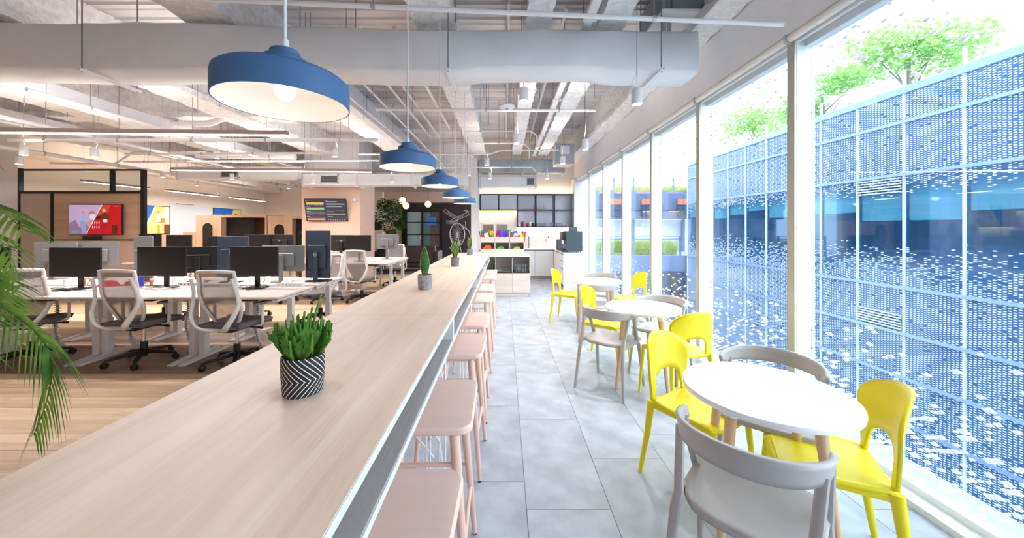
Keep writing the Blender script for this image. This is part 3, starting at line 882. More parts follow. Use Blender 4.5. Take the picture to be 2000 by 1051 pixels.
# ================================================================ GREY ARM-RAIL CHAIRS
t = thing('grey_chair', '', 'chair')
def gseat(u, v):
    s_ = u * 2 - 1; hw = .225 - .045 * (1 - v) ** 2
    y = -.20 + .42 * v - .05 * (s_ ** 4) * (v - .5) * 1.2
    if v < .2: y += .04 * (s_ ** 4) * (.2 - v) * 5
    return Vector((s_ * hw, y, .452 - .014 * (1 - s_ * s_) * math.sin(math.pi * min(1, v * 1.05))))
b = MB(); b.grid(gseat, 12, 12); b.build('seat', M_GREY, t, solid=0.026, smooth=60)
railp = []
for k in range(29):
    a = R(-100 + 200 * k / 28)
    x = .237 * math.sin(a); y = -.232 * math.cos(a)
    if abs(x) > .2 and y > -.06: pass
    railp.append((x, y + .0))
b = MB()
def rail_fn(u, v):
    i = u * 28; k = min(27, int(i)); f = i - k
    x = railp[k][0] * (1 - f) + railp[k + 1][0] * f; y = railp[k][1] * (1 - f) + railp[k + 1][1] * f
    c = abs(u * 2 - 1)
    h = .088 - .045 * c ** 2.2; zt = .765 - .035 * c ** 1.8
    n = Vector((x, y, 0)).normalized()
    p = Vector((x, y, zt - h * v)) + n * (.010 * (0.5 - v))
    return p
b.grid(rail_fn, 28, 4); b.build('back_rail', M_GREY, t, solid=0.019, smooth=70)
for s_ in (-1, 1):
    b = MB(); b.tube([(s_ * .235, -.235, 0), (s_ * .205, -.18, .43), (s_ * .2, -.155, .47), (s_ * .218, -.085, .70)], [(.013, .012), (.020, .015), (.019, .013), (.018, .011)], 8); b.build('leg', M_GREY, t)
    b = MB(); b.tube([(s_ * .235, .235, 0), (s_ * .215, .165, .40), (s_ * .218, .11, .455), (s_ * .229, -.005, .70)], [(.013, .012), (.020, .015), (.020, .014), (.017, .011)], 8); b.build('leg', M_GREY, t)
    b = MB(); b.bar((s_ * .207, -.17, .437), (s_ * .216, .15, .437), .022, .03); b.build('side_rail', M_GREY, t, bevel=.006)
used = []
GC = [(.93, 1.365, .70, .71, 'warm grey plastic armchair nearest the camera, turned to the nearest table'), (1.50, 2.02, -.66, -.75, 'warm grey plastic armchair on the far side of the nearest table'),
      (.995, 3.39, .66, .75, 'warm grey plastic armchair on the aisle side of the middle table'), (1.63, 3.74, -.70, -.71, 'warm grey plastic armchair on the window side of the middle table'),
      (1.24, 4.86, .15, .99, 'warm grey plastic armchair in front of the far table'), (1.53, 5.72, -.35, -.94, 'warm grey plastic armchair behind the far table')]
for (x, y, fx, fy, lab) in GC: place(t, used, (x, y, 0), face_dir(fx, fy), lab, 'grey plastic armchairs')

# ================================================================ POTS ON THE COUNTER
def pot_pattern():
    m = bpy.data.materials.new('black pot with white chevrons'); m.use_nodes = True
    nt = m.node_tree; n = nt.nodes; l = nt.links; bs = n['Principled BSDF']; bs.inputs['Roughness'].default_value = .6
    t = n.new('ShaderNodeTexCoord'); sp = n.new('ShaderNodeSeparateXYZ'); l.new(t.outputs['Object'], sp.inputs[0])
    def M(op, a, b=None):
        q = n.new('ShaderNodeMath'); q.operation = op
        for i, x in enumerate((a, b)):
            if x is None: continue
            if isinstance(x, (int, float)): q.inputs[i].default_value = x
            else: l.new(x, q.inputs[i])
        return q.outputs[0]
    ang = M('ARCTAN2', sp.outputs['Y'], sp.outputs['X'])
    s_ = M('MULTIPLY', ang, 0.052)
    zz = M('ABSOLUTE', M('SUBTRACT', sp.outputs['Z'], 0.044))
    v = M('FRACT', M('DIVIDE', M('SUBTRACT', s_, M('MULTIPLY', zz, -0.95)), 2 * math.pi * 0.052 / 23))
    ln = M('LESS_THAN', v, 0.2)
    mx = n.new('ShaderNodeMix'); mx.data_type = 'RGBA'; l.new(ln, mx.inputs[0]); mx.inputs[6].default_value = srgb((34, 34, 38)); mx.inputs[7].default_value = srgb((238, 236, 232))
    l.new(mx.outputs[2], bs.inputs['Base Color'])
    return m
M_SOIL = mat('clay pebbles', (120, 88, 70), .9, var=.2, scale=90, bump=.6, bscale=120)
M_CACT = leafmat('cactus green', (70, 136, 48), (146, 196, 84))
t = thing('cactus_pot', 'crested green cactus in a black pot with white chevrons, nearest on the counter', 'potted plant', (-0.553, 0.985, ZT), rz=R(130))
b = MB(); b.lathe([(.001, 0), (.046, 0), (.050, .004), (.0535, .05), (.0545, .095), (.0535, .103), (.050, .104), (.047, .10), (.046, .088), (.001, .088)], n=40); b.build('pot', pot_pattern(), t)
b = MB(); b.lathe([(.0455, .089), (.03, .093), (.001, .094)], n=20)
for _ in range(60):
    a = random.uniform(0, 6.28); r_ = .043 * random.random() ** .5; b.sphere((r_ * math.cos(a), r_ * math.sin(a), .093), random.uniform(.003, .005), 6, 4)
tag(b.build('pebbles', M_SOIL, t), kind='stuff')
random.seed(12)
stems = MB()
def finger(p, h, dx, dy, r_=.0042):
    n_ = 7
    pts = [(p[0] + dx * (i / n_) ** 1.5, p[1] + dy * (i / n_) ** 1.5, p[2] + h * i / n_) for i in range(n_ + 1)]
    stems.tube(pts, [r_ * (1.0 if i % 2 else .82) * (1 - .35 * (i / n_) ** 3) for i in range(n_ + 1)], 7)
for k in range(12):      # crested fans that spill over the rim
    a = k * 2.4 + random.uniform(-.3, .3); rr = .008 + .026 * ((k * 5) % 4) / 3
    cx, cy = rr * math.cos(a), rr * math.sin(a); tx, ty = -math.sin(a + .3 * (k % 3 - 1)), math.cos(a + .3 * (k % 3 - 1)); hh = random.uniform(.045, .09); out = .012 + rr * .55
    def pos(s_, v, cx=cx, cy=cy, a=a, tx=tx, ty=ty, hh=hh, out=out, k=k):
        w_ = .007 + .030 * v ** 1.2; wob = .006 * math.sin(s_ * 5 + k) * v
        return Vector((cx + tx * s_ * w_ + math.cos(a) * (out * v + wob), cy + ty * s_ * w_ + math.sin(a) * (out * v + wob), .088 + hh * v * (1 - .22 * s_ * s_) + .003 * v * math.sin(s_ * 13 + k)))
    b = MB(); b.grid(lambda u, v: pos(u * 2 - 1, v), 20, 6); b.build('cactus_fan', M_CACT, t, solid=.007, smooth=70)
    for j in range(6):
        s_ = -.95 + 1.9 * j / 5 + random.uniform(-.1, .1); p = pos(s_, .93)
        finger(p, random.uniform(.014, .05) * (1.25 - rr * 12), math.cos(a) * .004 + tx * s_ * .006, math.sin(a) * .004 + ty * s_ * .006, random.uniform(.0028, .0042))
for k in range(16):
    a = random.uniform(0, 6.28); r_ = random.uniform(.0, .03); finger((r_ * math.cos(a), r_ * math.sin(a), .10), random.uniform(.07, .115), r_ * .5 * math.cos(a), r_ * .5 * math.sin(a), .0042)
for (dx, dy, z1) in ((.012, -.034, .262), (.022, -.02, .222), (-.03, .022, .21), (-.012, .0, .222), (-.02, .036, .195)):
    finger((dx * .5, dy * .5, .11), z1 - .11, dx, dy, .0046)
tag(stems.build('cactus_stems', M_CACT, t, smooth=60), kind='stuff')
random.seed(21)
M_CONC = mat('grey concrete pot', (150, 148, 152), .85, var=.14, scale=40, bump=.3, bscale=60)
def variegated(name, c0, c1, edge):
    m = leafmat(name, c0, c1)
    return m
M_SNAKE = leafmat('snake plant green', (46, 104, 52), (110, 160, 84))
M_SNAKEY = leafmat('snake plant yellow rim', (190, 200, 96), (220, 222, 140))
def blade(b, base, h, w_, lean, az, twist=0.0, cup=.3, n=10, curl=1.8):
    ca, sa = math.cos(az), math.sin(az)
    def fn(u, v):
        s_ = u * 2 - 1
        prof = (math.sin(min(1, v * 1.02 + .12) * math.pi) ** .7) if v > 0 else .35
        ww = w_ * max(.0, min(1, .38 + 1.6 * v)) * (1 - v ** 3.2)
        tw = az + math.pi / 2 + twist * v
        d = lean * v ** curl
        return Vector((base[0] + ca * d + math.cos(tw) * s_ * ww + ca * cup * ww * s_ * s_, base[1] + sa * d + math.sin(tw) * s_ * ww + sa * cup * ww * s_ * s_, base[2] + h * v))
    b.grid(fn, 6, n)
def rims(b, base, h, w_, lean, az, twist=0.0, cup=.3, n=10, curl=1.8):
    ca, sa = math.cos(az), math.sin(az)
    for s_ in (-1, 1):
        pts = []
        for i in range(n + 1):
            v = i / n * .99
            ww = w_ * max(.0, min(1, .38 + 1.6 * v)) * (1 - v ** 3.2); tw = az + math.pi / 2 + twist * v; d = lean * v ** curl
            pts.append((base[0] + ca * d + math.cos(tw) * s_ * ww + ca * cup * ww, base[1] + sa * d + math.sin(tw) * s_ * ww + sa * cup * ww, base[2] + h * v))
        b.tube(pts, .0022, 5)
for (x, y, lab, spec, r_, hp) in ((-.583, 2.63, 'single broad snake plant leaf in a cracked grey concrete pot', 'one', .052, .108),
                        (-.576, 4.19, 'yellow-edged snake plant with many curling leaves in a small grey pot', 'many', .050, .105),
                        (-.573, 5.95, 'tight upright snake plant in a small blue grey pot at the counter end', 'up', .052, .10)):
    t = thing('snake_plant', lab, 'potted plant', (x, y, ZT), group='snake plants on the counter')
    M_P = {'one': M_CONC, 'many': mat('dark concrete pot', (116, 118, 124), .85, var=.1, scale=40), 'up': mat('blue grey pot', (124, 130, 146), .8, var=.08, scale=40)}[spec]
    b = MB(); b.lathe([(.001, 0), (r_ * .88, 0), (r_ * .93, .006), (r_, hp * .8), (r_, hp - .003), (r_ - .004, hp), (r_ - .008, hp - .004), (r_ - .009, hp - .016), (.001, hp - .016)], n=28); b.build('pot', M_P, t)
    b = MB(); b.lathe([(r_ - .010, hp - .014), (.001, hp - .009)], n=16); b.build('soil', M_SOIL, t)
    if spec == 'one': L = [(0, 0, .225, .036, .04, R(105), -.35)]
    elif spec == 'many': L = [(.012 * math.cos(k * 2.1), .012 * math.sin(k * 2.1), .13 + .017 * ((k * 5) % 8), .019, .035 + .028 * ((k * 3) % 4), k * .83 + .2, .9 * (-1) ** k) for k in range(11)]
    else: L = [(.012 * math.cos(k * 2.1), .012 * math.sin(k * 2.1), .19 + .016 * ((k * 3) % 4), .030, .02 + .012 * (k % 3), k * 1.05, .4 * (-1) ** k) for k in range(8)]
    for (dx, dy, h, w_, ln, az, tw) in L:
        b = MB(); blade(b, (dx, dy, hp - .02), h, w_, ln, az, tw, curl=1.3 if spec != 'many' else 2.0); lf = b.build('leaf', M_SNAKE, t, solid=.003, smooth=80)
        b = MB(); rims(b, (dx, dy, hp - .02), h, w_, ln, az, tw, curl=1.3 if spec != 'many' else 2.0); b.build('leaf_rim', M_SNAKEY, lf)

# ================================================================ PALM at the left
M_PALM = leafmat('palm leaf green', (60, 112, 30), (156, 190, 76))
def P(px, py, Y): return Vector(((px - 985) / 700 * Y, Y, 1.5 - (py - 445) / 700 * Y))
pt = thing('areca_palm', 'tall areca palm with long arching green fronds at the left edge', 'potted plant', (-2.65, 1.6, 0))
b = MB(); b.lathe([(.001, 0), (.15, 0), (.17, .01), (.20, .33), (.2, .36), (.185, .36), (.18, .33), (.001, .32)], n=28); b.build('pot', mat('dark planter', (46, 46, 50), .6), pt)
b = MB()
for k in range(9):
    a = k * .7; b.tube(curve_pts([(.06 * math.cos(a), .06 * math.sin(a), .32), (.09 * math.cos(a), .09 * math.sin(a), .7), (.16 * math.cos(a), .16 * math.sin(a), 1.15)], 4), [.018, .017, .016, .015, .014, .012, .010, .008, .006], 7)
b.build('stem', mat('palm stem', (150, 160, 84), .6), pt)
def frond(pts, L0, n, droop, seed, both=True, wid=.0085, along=.55, ub=0):
    random.seed(seed)
    C = curve_pts(pts, 10)
    b = MB(); b.tube(C, [.006 * (1 - .8 * i / (len(C) - 1)) for i in range(len(C))], 6)
    m = len(C) - 1
    for i in range(n):
        f = (i + .6) / n; k = min(m - 1, int(f * m)); g = f * m - k
        p = C[k].lerp(C[k + 1], g); tg = (C[k + 1] - C[k]).normalized()
        side = tg.cross(Vector((0, 0, 1)))
        if side.length < .2: side = tg.cross(Vector((0, 1, 0)))
        side.normalize()
        for s_ in ((-1, 1) if both else (1,)):
            L = L0 * (math.sin(math.pi * (.12 + .8 * f)) ** .6) * random.uniform(.85, 1.12)
            d = (tg * along + side * s_ * .75 + Vector((0, 0, .12 + ub))).normalized()
            q = []; wv = []
            for j in range(6):
                v = j / 5
                q.append(p + d * L * v + Vector((0, 0, -droop * L * v * v)) + Vector((0, 0, random.gauss(0, .003))))
                wv.append(wid * (1 - v ** 2.2) * (.5 + min(.5, v * 3)))
            nn = d.cross(Vector((0, 0, 1))).normalized()
            nn = (nn * .75 + Vector((0, 0, .5)) * s_).normalized()
            vs = []
            for a, ww in zip(q, wv): vs += [a - nn * ww, a + nn * ww]
            b._add(vs, [(2 * j, 2 * j + 1, 2 * j + 3, 2 * j + 2) for j in range(5)])
    return b.build('frond', M_PALM, pt, world=True, smooth=0)
base = Vector((-2.58, 1.6, 1.05))
frond([base, P(-220, 420, 1.4), P(-120, 385, 1.33), P(-20, 400, 1.28), P(50, 450, 1.26)], .17, 26, .5, 3, along=.9, wid=.006)
frond([base, P(-260, 300, 1.5), P(-180, 265, 1.45), P(-90, 270, 1.4), P(-30, 310, 1.4)], .12, 14, .5, 4, along=.9, wid=.006)
frond([base, P(-250, 500, 1.35), P(-160, 480, 1.3), P(-80, 520, 1.25), P(-15, 580, 1.22)], .25, 34, .45, 5, along=.9, wid=.005)
frond([base, P(-140, 520, 1.3), P(-50, 545, 1.22), P(10, 600, 1.16), P(72, 650, 1.12), P(100, 705, 1.12), P(92, 780, 1.12), P(66, 850, 1.12)], .13, 44, 1.0, 6, along=1.5, wid=.0036)
frond([base, P(-250, 560, 1.5), P(-150, 560, 1.45), P(-70, 610, 1.4), P(-30, 690, 1.4)], .22, 30, .7, 7, along=.8, wid=.005)
frond([base, P(-240, 600, 1.3), P(-150, 570, 1.3), P(-80, 570, 1.25), P(-5, 600, 1.2)], .20, 32, .3, 8, along=1.0, ub=-.1, wid=.006)
frond([base, P(-260, 420, 1.6), P(-180, 430, 1.6), P(-100, 480, 1.55), P(-60, 560, 1.5)], .24, 24, .9, 9, along=.7)
frond([base, P(-200, 480, 1.4), P(-110, 440, 1.36), P(-30, 455, 1.3), P(20, 500, 1.3), P(40, 560, 1.3)], .13, 26, .8, 11, along=.7, wid=.006)
# ================================================================ PENDANTS
t = thing('pendant_lamp', '', 'lamp', (0, 0, 0))
RZ = 0.0   # rim height at local z = 0
prof_o = [(.166, 0), (.166, .055), (.164, .066), (.155, .074), (.064, .106), (.056, .109), (.056, .124), (.053, .128), (.038, .130), (.038, .146), (.035, .150), (.006, .151)]
prof_i = [(.163, 0), (.163, .054), (.152, .070), (.058, .100), (.040, .104), (.0001, .105)]
b = MB(); b.lathe([(.163, 0)] + prof_o, n=64); b.f.pop(-1) if False else None
b.build('shade', M_BLUE, t, smooth=30)
b = MB(); b.lathe([(r_, z + .0004) for r_, z in prof_i], n=64); b.f.pop(-1) if False else None
# open underside: drop the cap polygon
b.f = [f for f in b.f if len(f) == 4]; b.mi = b.mi[:len(b.f)]
b.build('shade_lining', M_SHADEIN, t, smooth=40)
b = MB(); b.tube([(0, 0, .150), (0, 0, .182)], .0095, 12); b.build('cord_grip', M_WHITE, t)
b = MB(); b.tube([(0, 0, .175), (0, 0, 4.072 - 1.876)], .0042, 8); b.build('cord', M_WHITE, t)
b = MB(); b.lathe([(.016, .104), (.016, .070), (.010, .065), (.0001, .064)], n=12); b.build('lampholder', M_WHITE, t)
b = MB(); b.sphere((0, 0, .040), .0275, 24, 16); b.build('bulb', M_BULB, t)
# the shade must be open below: remove the bottom cap too
for ch in [c for c in bpy.data.objects if c.parent == t and c.name.startswith('shade')]:
    me = ch.data
    import bmesh
    bm = bmesh.new(); bm.from_mesh(me)
    bmesh.ops.delete(bm, geom=[f for f in bm.faces if len(f.verts) > 8 and f.calc_center_median().z < .05], context='FACES')
    bm.to_mesh(me); bm.free()
ld = bpy.data.lights.new('bulb_light', 'POINT'); ld.energy = PENDANT_W; ld.color = (1.0, .84, .72); ld.shadow_soft_size = .03
used = []
for i, (y, z) in enumerate(((1.0, 1.842), (2.17, 1.862), (3.25, 1.875), (4.32, 1.86), (5.3, 1.858), (-.15, 1.85))):  # last lamp is added out of view to light the counter's near end
    lab = 'matt blue dome pendant lamp over the counter, ' + ['nearest and largest-looking', 'second of five', 'middle of five', 'second farthest', 'farthest of five', 'added unseen to light the near end'][i]
    o = place(t, used, (-.612 if i == 0 else -.585, y, z), 0, lab, 'blue pendant lamps over the counter')
    lo = bpy.data.objects.new('bulb_light', ld); COL.objects.link(lo); lo.location = (-.612 if i == 0 else -.585, y, z - .005)
    dn = bpy.data.lights.new('bulb_downlight', 'SPOT'); dn.energy = COUNTER_W; dn.spot_size = R(150); dn.spot_blend = .6; dn.color = (1, .88, .78); dn.shadow_soft_size = .03
    do = bpy.data.objects.new('bulb_downlight', dn); COL.objects.link(do); do.location = (-.612 if i == 0 else -.585, y, z - .002)

# ================================================================ LINEAR LIGHTS
def linear(name, lab, p0, p1, nseg, group):
    p0 = Vector(p0); p1 = Vector(p1)
    t = thing(name, lab, 'light', (p0 + p1) / 2, group=group)
    d = p1 - p0
    b = MB(); b.bar(p0, p1, .07, .055); b.build('housing', mat('taupe light housing', (170, 150, 142), .4, metal=.3), t, world=True)
    for k in range(nseg):
        a = p0 + d * (k / nseg) + d.normalized() * .004; c = p0 + d * ((k + 1) / nseg) - d.normalized() * .004
        b = MB(); b.bar(a + Vector((0, 0, -.03)), c + Vector((0, 0, -.03)), .064, .012); b.build('diffuser', M_LED, t, world=True)
        m_ = (a + c) / 2
        al = bpy.data.lights.new('tube_light', 'AREA'); al.shape = 'RECTANGLE'; L = (c - a).length; al.size = L; al.size_y = .06; al.energy = LINEAR_W * L / 1.5; al.color = (1, .93, .88)
        ao = bpy.data.objects.new('tube_light', al); COL.objects.link(ao); ao.location = m_ + Vector((0, 0, -.04)); ao.rotation_euler = (0, 0, math.atan2(d.y, d.x))
        al2 = al.copy(); al2.energy = al.energy * .34; ao2 = bpy.data.objects.new('tube_ceiling_fill', al2); COL.objects.link(ao2); ao2.location = m_ + Vector((0, 0, .035)); ao2.rotation_euler = (R(180), 0, -math.atan2(d.y, d.x))  # second area light is upward fill added to brighten the ceiling
    n = max(2, int(d.length / 1.2))
    for k in range(n + 1):
        q = p0 + d * (.03 + .94 * k / n); b = MB(); b.tube([q + Vector((0, 0, .028)), (q.x, q.y, 4.070)], .0022, 5); b.build('suspension_wire', M_ROD, t, world=True)
linear('linear_light', 'long suspended linear light nearest, over the front desks', (-7.4, 4.50, 2.735), (-2.83, 4.68, 2.735), 3, 'suspended linear lights')
linear('linear_light', 'second long suspended linear light in four segments, over the back desks', (-6.95, 7.5, 2.735), (-2.88, 7.75, 2.735), 4, 'suspended linear lights')
linear('linear_light', 'linear light along the left wall seen through the partition glazing', (-10.5, 8.9, 2.68), (-10.5, 10.6, 2.68), 2, 'linear lights along the left wall')
linear('linear_light', 'linear light along the left wall, right of the partition', (-10.5, 11.1, 2.68), (-10.5, 13.2, 2.68), 2, 'linear lights along the left wall')
linear('linear_light', 'farthest linear light along the left wall above the booths', (-10.5, 13.7, 2.68), (-10.5, 15.7, 2.68), 2, 'linear lights along the left wall')

# ================================================================ CYLINDER DOWNLIGHTS
t = thing('downlight', '', 'light')
b = MB(); b.lathe([(.047, 0), (.05, .004), (.05, .135), (.047, .14), (.0001, .14)], n=24); b.build('housing', M_WHITE, t)
b = MB(); b.lathe([(.040, -.001), (.0001, -.0015)], n=20); b.build('lens', M_LENS, t)
b = MB(); b.tube([(0, 0, .10), (0, 0, .75)], .003, 6); b.build('suspension_rod', M_ROD, t)
b = MB(); b.tube(curve_pts([(.02, 0, .14), (.05, .02, .2), (.02, 0, .27), (0, 0, .36)], 4), .003, 5); b.build('cable', M_WHITE, t)
DL = [(185, 297, 5.6, 'white cylinder downlight left, above the partition screen'), (46, 293, 5.4, 'white cylinder downlight upper one of the far left pair'), (37, 312, 6.3, 'white cylinder downlight lower one of the far left pair'),
      (424, 302, 7.0, 'white cylinder downlight left of centre above the second linear light'), (654, 298, 6.6, 'white cylinder downlight right of the white transverse pipe, over the desks'), (318, 340, 9.2, 'small cylinder downlight by the right post of the partition'),
      (384, 357, 10.5, 'small cylinder downlight over the wooden booths, left'), (453, 344, 8.9, 'cylinder downlight in front of the left duct grille'), (612, 352, 8.9, 'cylinder downlight left of the right duct grille'), (766, 349, 9.0, 'cylinder downlight between duct and blue pendants'),
      (563, 364, 12.5, 'tiny downlight far back near the duct corner'), (847, 343, 9.0, 'cylinder downlight behind the second blue pendant'),
      (1023, 183, 3.95, 'white cylinder downlight just behind the big duct'), (1009, 270, 5.4, 'white cylinder downlight lit above the aisle'), (951, 315, 7.2, 'white cylinder downlight at the end of the wide beam'),
      (957, 343, 8.9, 'white cylinder downlight above the left kitchen cabinets'), (1143, 281, 4.9, 'white cylinder downlight beside the window fascia'), (1099, 312, 6.9, 'white cylinder downlight in front of the galvanised box'),
      (1069, 343, 8.9, 'white cylinder downlight above the open kitchen shelves'), (1244, 187, 3.3, 'white downlight below the duct near the fascia')]
used = []
for (px, py, Y, lab) in DL:
    p = P(px, py, Y)
    o = place(t, used, (p.x, p.y, p.z - .08), random.uniform(0, 6), lab, 'white cylinder downlights')
    for ch in [c for c in COL.objects if c.parent == o and c.name.startswith('suspension_rod')]: ch.scale[2] = (4.07 - (p.z - .08)) / .75; ch.location[2] = 0
    sl = bpy.data.lights.new('downlight_spot', 'SPOT'); sl.energy = DOWNLIGHT_W * (.5 if 'kitchen' in lab else 1 if px > 900 else .8); sl.spot_size = R(115); sl.spot_blend = .8; sl.color = (1, .93, .86) if px > 900 else (1, .88, .78); sl.shadow_soft_size = .06
    so = bpy.data.objects.new('downlight_spot', sl); COL.objects.link(so); so.location = (p.x, p.y, p.z - .10)
    if 'big duct' in lab or 'below the duct' in lab: continue
    ul = bpy.data.lights.new('ceiling_fill', 'SPOT'); ul.energy = CEILING_FILL_W * (1.8 if px > 900 else 1); ul.spot_size = R(165); ul.spot_blend = 1; ul.color = sl.color; ul.shadow_soft_size = .06  # fill spot added above the fixture to lift the deck and beams
    uo = bpy.data.objects.new('ceiling_fill', ul); COL.objects.link(uo); uo.location = (p.x + .03, p.y, p.z + .08); uo.rotation_euler = (R(180), 0, 0)

# ================================================================ BIG TRANSVERSE DUCT
t = thing('air_duct', 'wide wrapped white air duct crossing the whole ceiling in front', 'duct', (-2, 3.6, 3.0))
def duct_fn(xa, xb, n=70):
    b = MB(); vs = []; fs = []
    for i in range(n + 1):
        f = i / n; x = xa + (xb - xa) * f; yo = 3.37 + .03 * (x + 5) * .3
        z0 = 3.0 + .02 * math.sin(x * 2.1) * .6 + (.06 if x > -.3 and x < 1 else 0) * .4; z1 = 3.40 + .05 * max(0, min(1, (-1.2 - x) / 1.5)) + .008 * math.sin(x * 3.3)
        d = .39 if x < 0.9 else .40
        j = lambda: random.uniform(-.004, .004)
        bulge = .012 * (1 + math.sin(x * 1.7))
        sec = [(yo, z0 + .03), (yo - bulge, (z0 + z1) / 2), (yo, z1 - .03), (yo + .03, z1), (yo + d - .03, z1), (yo + d, z1 - .03), (yo + d, z0 + .03), (yo + d - .03, z0), (yo + d / 2, z0 - bulge), (yo + .03, z0)]
        vs += [(x, a + j(), c + j()) for a, c in sec]
    k = 10
    for i in range(n):
        for q in range(k): fs.append((i * k + q, (i + 1) * k + q, (i + 1) * k + (q + 1) % k, i * k + (q + 1) % k))
    fs.append(tuple(range(k))); fs.append(tuple(n * k + q for q in range(k - 1, -1, -1)))
    b._add(vs, fs); return b
duct_fn(-9.5, 1.86).build('duct_wrap', M_DUCT, t, world=True, smooth=70)
for xx in (-6.2, -3.9, -.52, 1.45):
    b = MB(); b.box(xx - .02, xx + .02, 3.28, 3.84, 2.945, 2.968); b.build('hanger_rail', M_PIPE, t, world=True)
    for yy in (3.31, 3.81):
        b = MB(); b.tube([(xx, yy, 2.94), (xx, yy, 4.070)], .006, 6); b.build('hanger_rod', M_ROD, t, world=True)
for xx in (-1.6, -2.2, -2.9, -4.6, -3.4):
    b = MB(); b.tube([(xx, 3.86, 3.2), (xx, 3.86, 4.070)], .005, 6); b.build('hanger_rod', M_ROD, t, world=True)

# ================================================================ PIPES
def pipe(name, lab, pts, r_, hang=1.0, m=None, cat='pipe', group='ceiling pipes', clips=True):
    pts = [Vector(p) for p in pts]
    t = thing(name, lab, cat, pts[len(pts) // 2], group=group)
    # round the bends
    C = [pts[0]]
    for i in range(1, len(pts) - 1):
        a = (pts[i - 1] - pts[i]); c = (pts[i + 1] - pts[i]); q = min(a.length, c.length, r_ * 5) * .6
        A = pts[i] + a.normalized() * q; B = pts[i] + c.normalized() * q
        for k in range(5):
            f = k / 4; C.append(A.lerp(pts[i], f).lerp(pts[i].lerp(B, f), f))
    C.append(pts[-1])
    b = MB(); b.tube(C, r_, 12); b.build('tube', m or M_PIPE, t, world=True, smooth=50)
    if hang:
        for i in range(len(pts) - 1):
            d = pts[i + 1] - pts[i]
            if abs(d.z) > .5 * d.length: continue
            n = max(1 if clips and len(pts) == 4 and group.startswith('flex') else 0, int(d.length / hang))
            for k in range(n):
                q = pts[i] + d * ((k + .5) / n)
                b = MB(); b.tube([(q.x, q.y, q.z + r_), (q.x, q.y, 4.070)], .004, 5); b.build('hanger_rod', M_ROD, t, world=True)
                if clips:
                    dd = d.normalized(); b = MB(); b.tube([q - dd * .012, q + dd * .012], r_ + .006, 12); b.build('clamp', M_GALV, t, world=True)
    return t
pipe('sprinkler_pipe', 'thin white pipe nearest, crossing above the big duct to the fascia', [(-2.5, 2.10, 2.9), (-1.745, 2.2, 2.9), (1.92, 2.47, 2.9)], .015, 1.3)
pipe('drain_pipe', 'thick white pipe behind the top of the big duct', [(-3.3, 4.05, 3.62), (1.7, 4.15, 3.62)], .045, .9)
pipe('drain_pipe', 'thick white pipe stub upper left with pale joints', [(-3.9, 4.25, 3.72), (-2.7, 4.28, 3.72)], .05, .6)
pipe('conduit', 'white transverse conduit between the nearest pendant and the wide beam', [(-1.9, 5.3, 3.25), (1.36, 5.35, 3.25)], .022, 1.0)
pipe('conduit', 'thin bent conduit above the aisle, upper one', [(-.75, 6.6, 3.28), (.48, 6.6, 3.28), (.6, 6.6, 3.2), (.6, 6.6, 3.0)], .014, .6)
pipe('conduit', 'thin bent conduit above the aisle, lower one', [(-.6, 7.2, 3.2), (.38, 7.2, 3.2), (.5, 7.2, 3.1), (.5, 7.2, 2.9)], .014, .6)
pipe('conduit', 'thin conduit with a small kink above the kitchen approach', [(-3.2, 7.9, 3.12), (-.33, 7.9, 3.12), (-.1, 7.9, 3.2), (1.2, 7.9, 3.22)], .018, .8)
pipe('conduit', 'thin conduit across the front of the kitchen ceiling', [(-2.4, 8.9, 3.0), (.7, 8.9, 3.0), (.78, 8.9, 2.9)], .018, .9)
pipe('sprinkler_pipe', 'white pipe over the desks ending at the smooth beam', [(-7.6, 5.5, 2.84), (-1.93, 5.45, 2.84)], .028, 1.0)
pipe('sprinkler_pipe', 'thin white pipe above the second linear light', [(-7.2, 6.8, 2.9), (-3.3, 6.8, 2.92)], .02, .9)
pipe('sprinkler_pipe', 'very thin white pipe just behind the second linear light', [(-8.5, 8.0, 2.98), (-2.0, 8.0, 3.0)], .016, .9)
pipe('pvc_pipe', 'thick pvc pipe with an elbow below the left beams', [(-6.3, 6.6, 3.42), (-5.35, 6.6, 3.42), (-4.95, 6.6, 3.68), (-3.3, 6.6, 3.68)], .055, 1.0)
pipe('pvc_pipe', 'thick pvc pipe stub left of centre above the downlights', [(-7.2, 8.4, 3.2), (-4.9, 8.4, 3.16)], .07, .8)
pipe('conduit', 'long thin conduit running away to the kitchen, left of the pendants', [(-1.76, 3.95, 3.3), (-1.76, 10.6, 3.3), (-.95, 10.6, 3.3)], .014, 1.5)
pipe('conduit', 'first of two parallel conduits high beside the pendants', [(-2.02, 4.4, 3.98), (-2.02, 9.8, 3.98)], .022, 1.5, clips=False)
pipe('conduit', 'second of two parallel conduits high beside the pendants', [(-1.78, 4.4, 3.98), (-1.78, 9.8, 3.98)], .022, 1.5, clips=False)
pipe('conduit', 'thicker conduit high right of the parallel pair', [(-1.35, 4.4, 3.95), (-1.35, 8.8, 3.95)], .028, 1.5, clips=False)
pipe('conduit', 'conduit along the side of the smooth white beam', [(-2.3, 3.9, 3.44), (-2.3, 9.5, 3.44)], .014, 1.2)
pipe('conduit', 'lower conduit along the side of the smooth white beam', [(-2.2, 3.9, 3.36), (-2.2, 9.5, 3.36)], .010, 1.6)
pipe('conduit', 'conduit between the two narrow beams over the aisle', [(.68, 3.9, 3.9), (.68, 9.8, 3.9)], .022, 1.5, clips=False)
pipe('conduit', 'conduit right of the second narrow beam', [(1.36, 3.9, 3.85), (1.36, 9.8, 3.85)], .025, 1.5, clips=False)
pipe('conduit', 'conduit above the aisle left of the first narrow beam', [(.05, 3.9, 3.95), (.05, 9.8, 3.95)], .022, 1.5, clips=False)
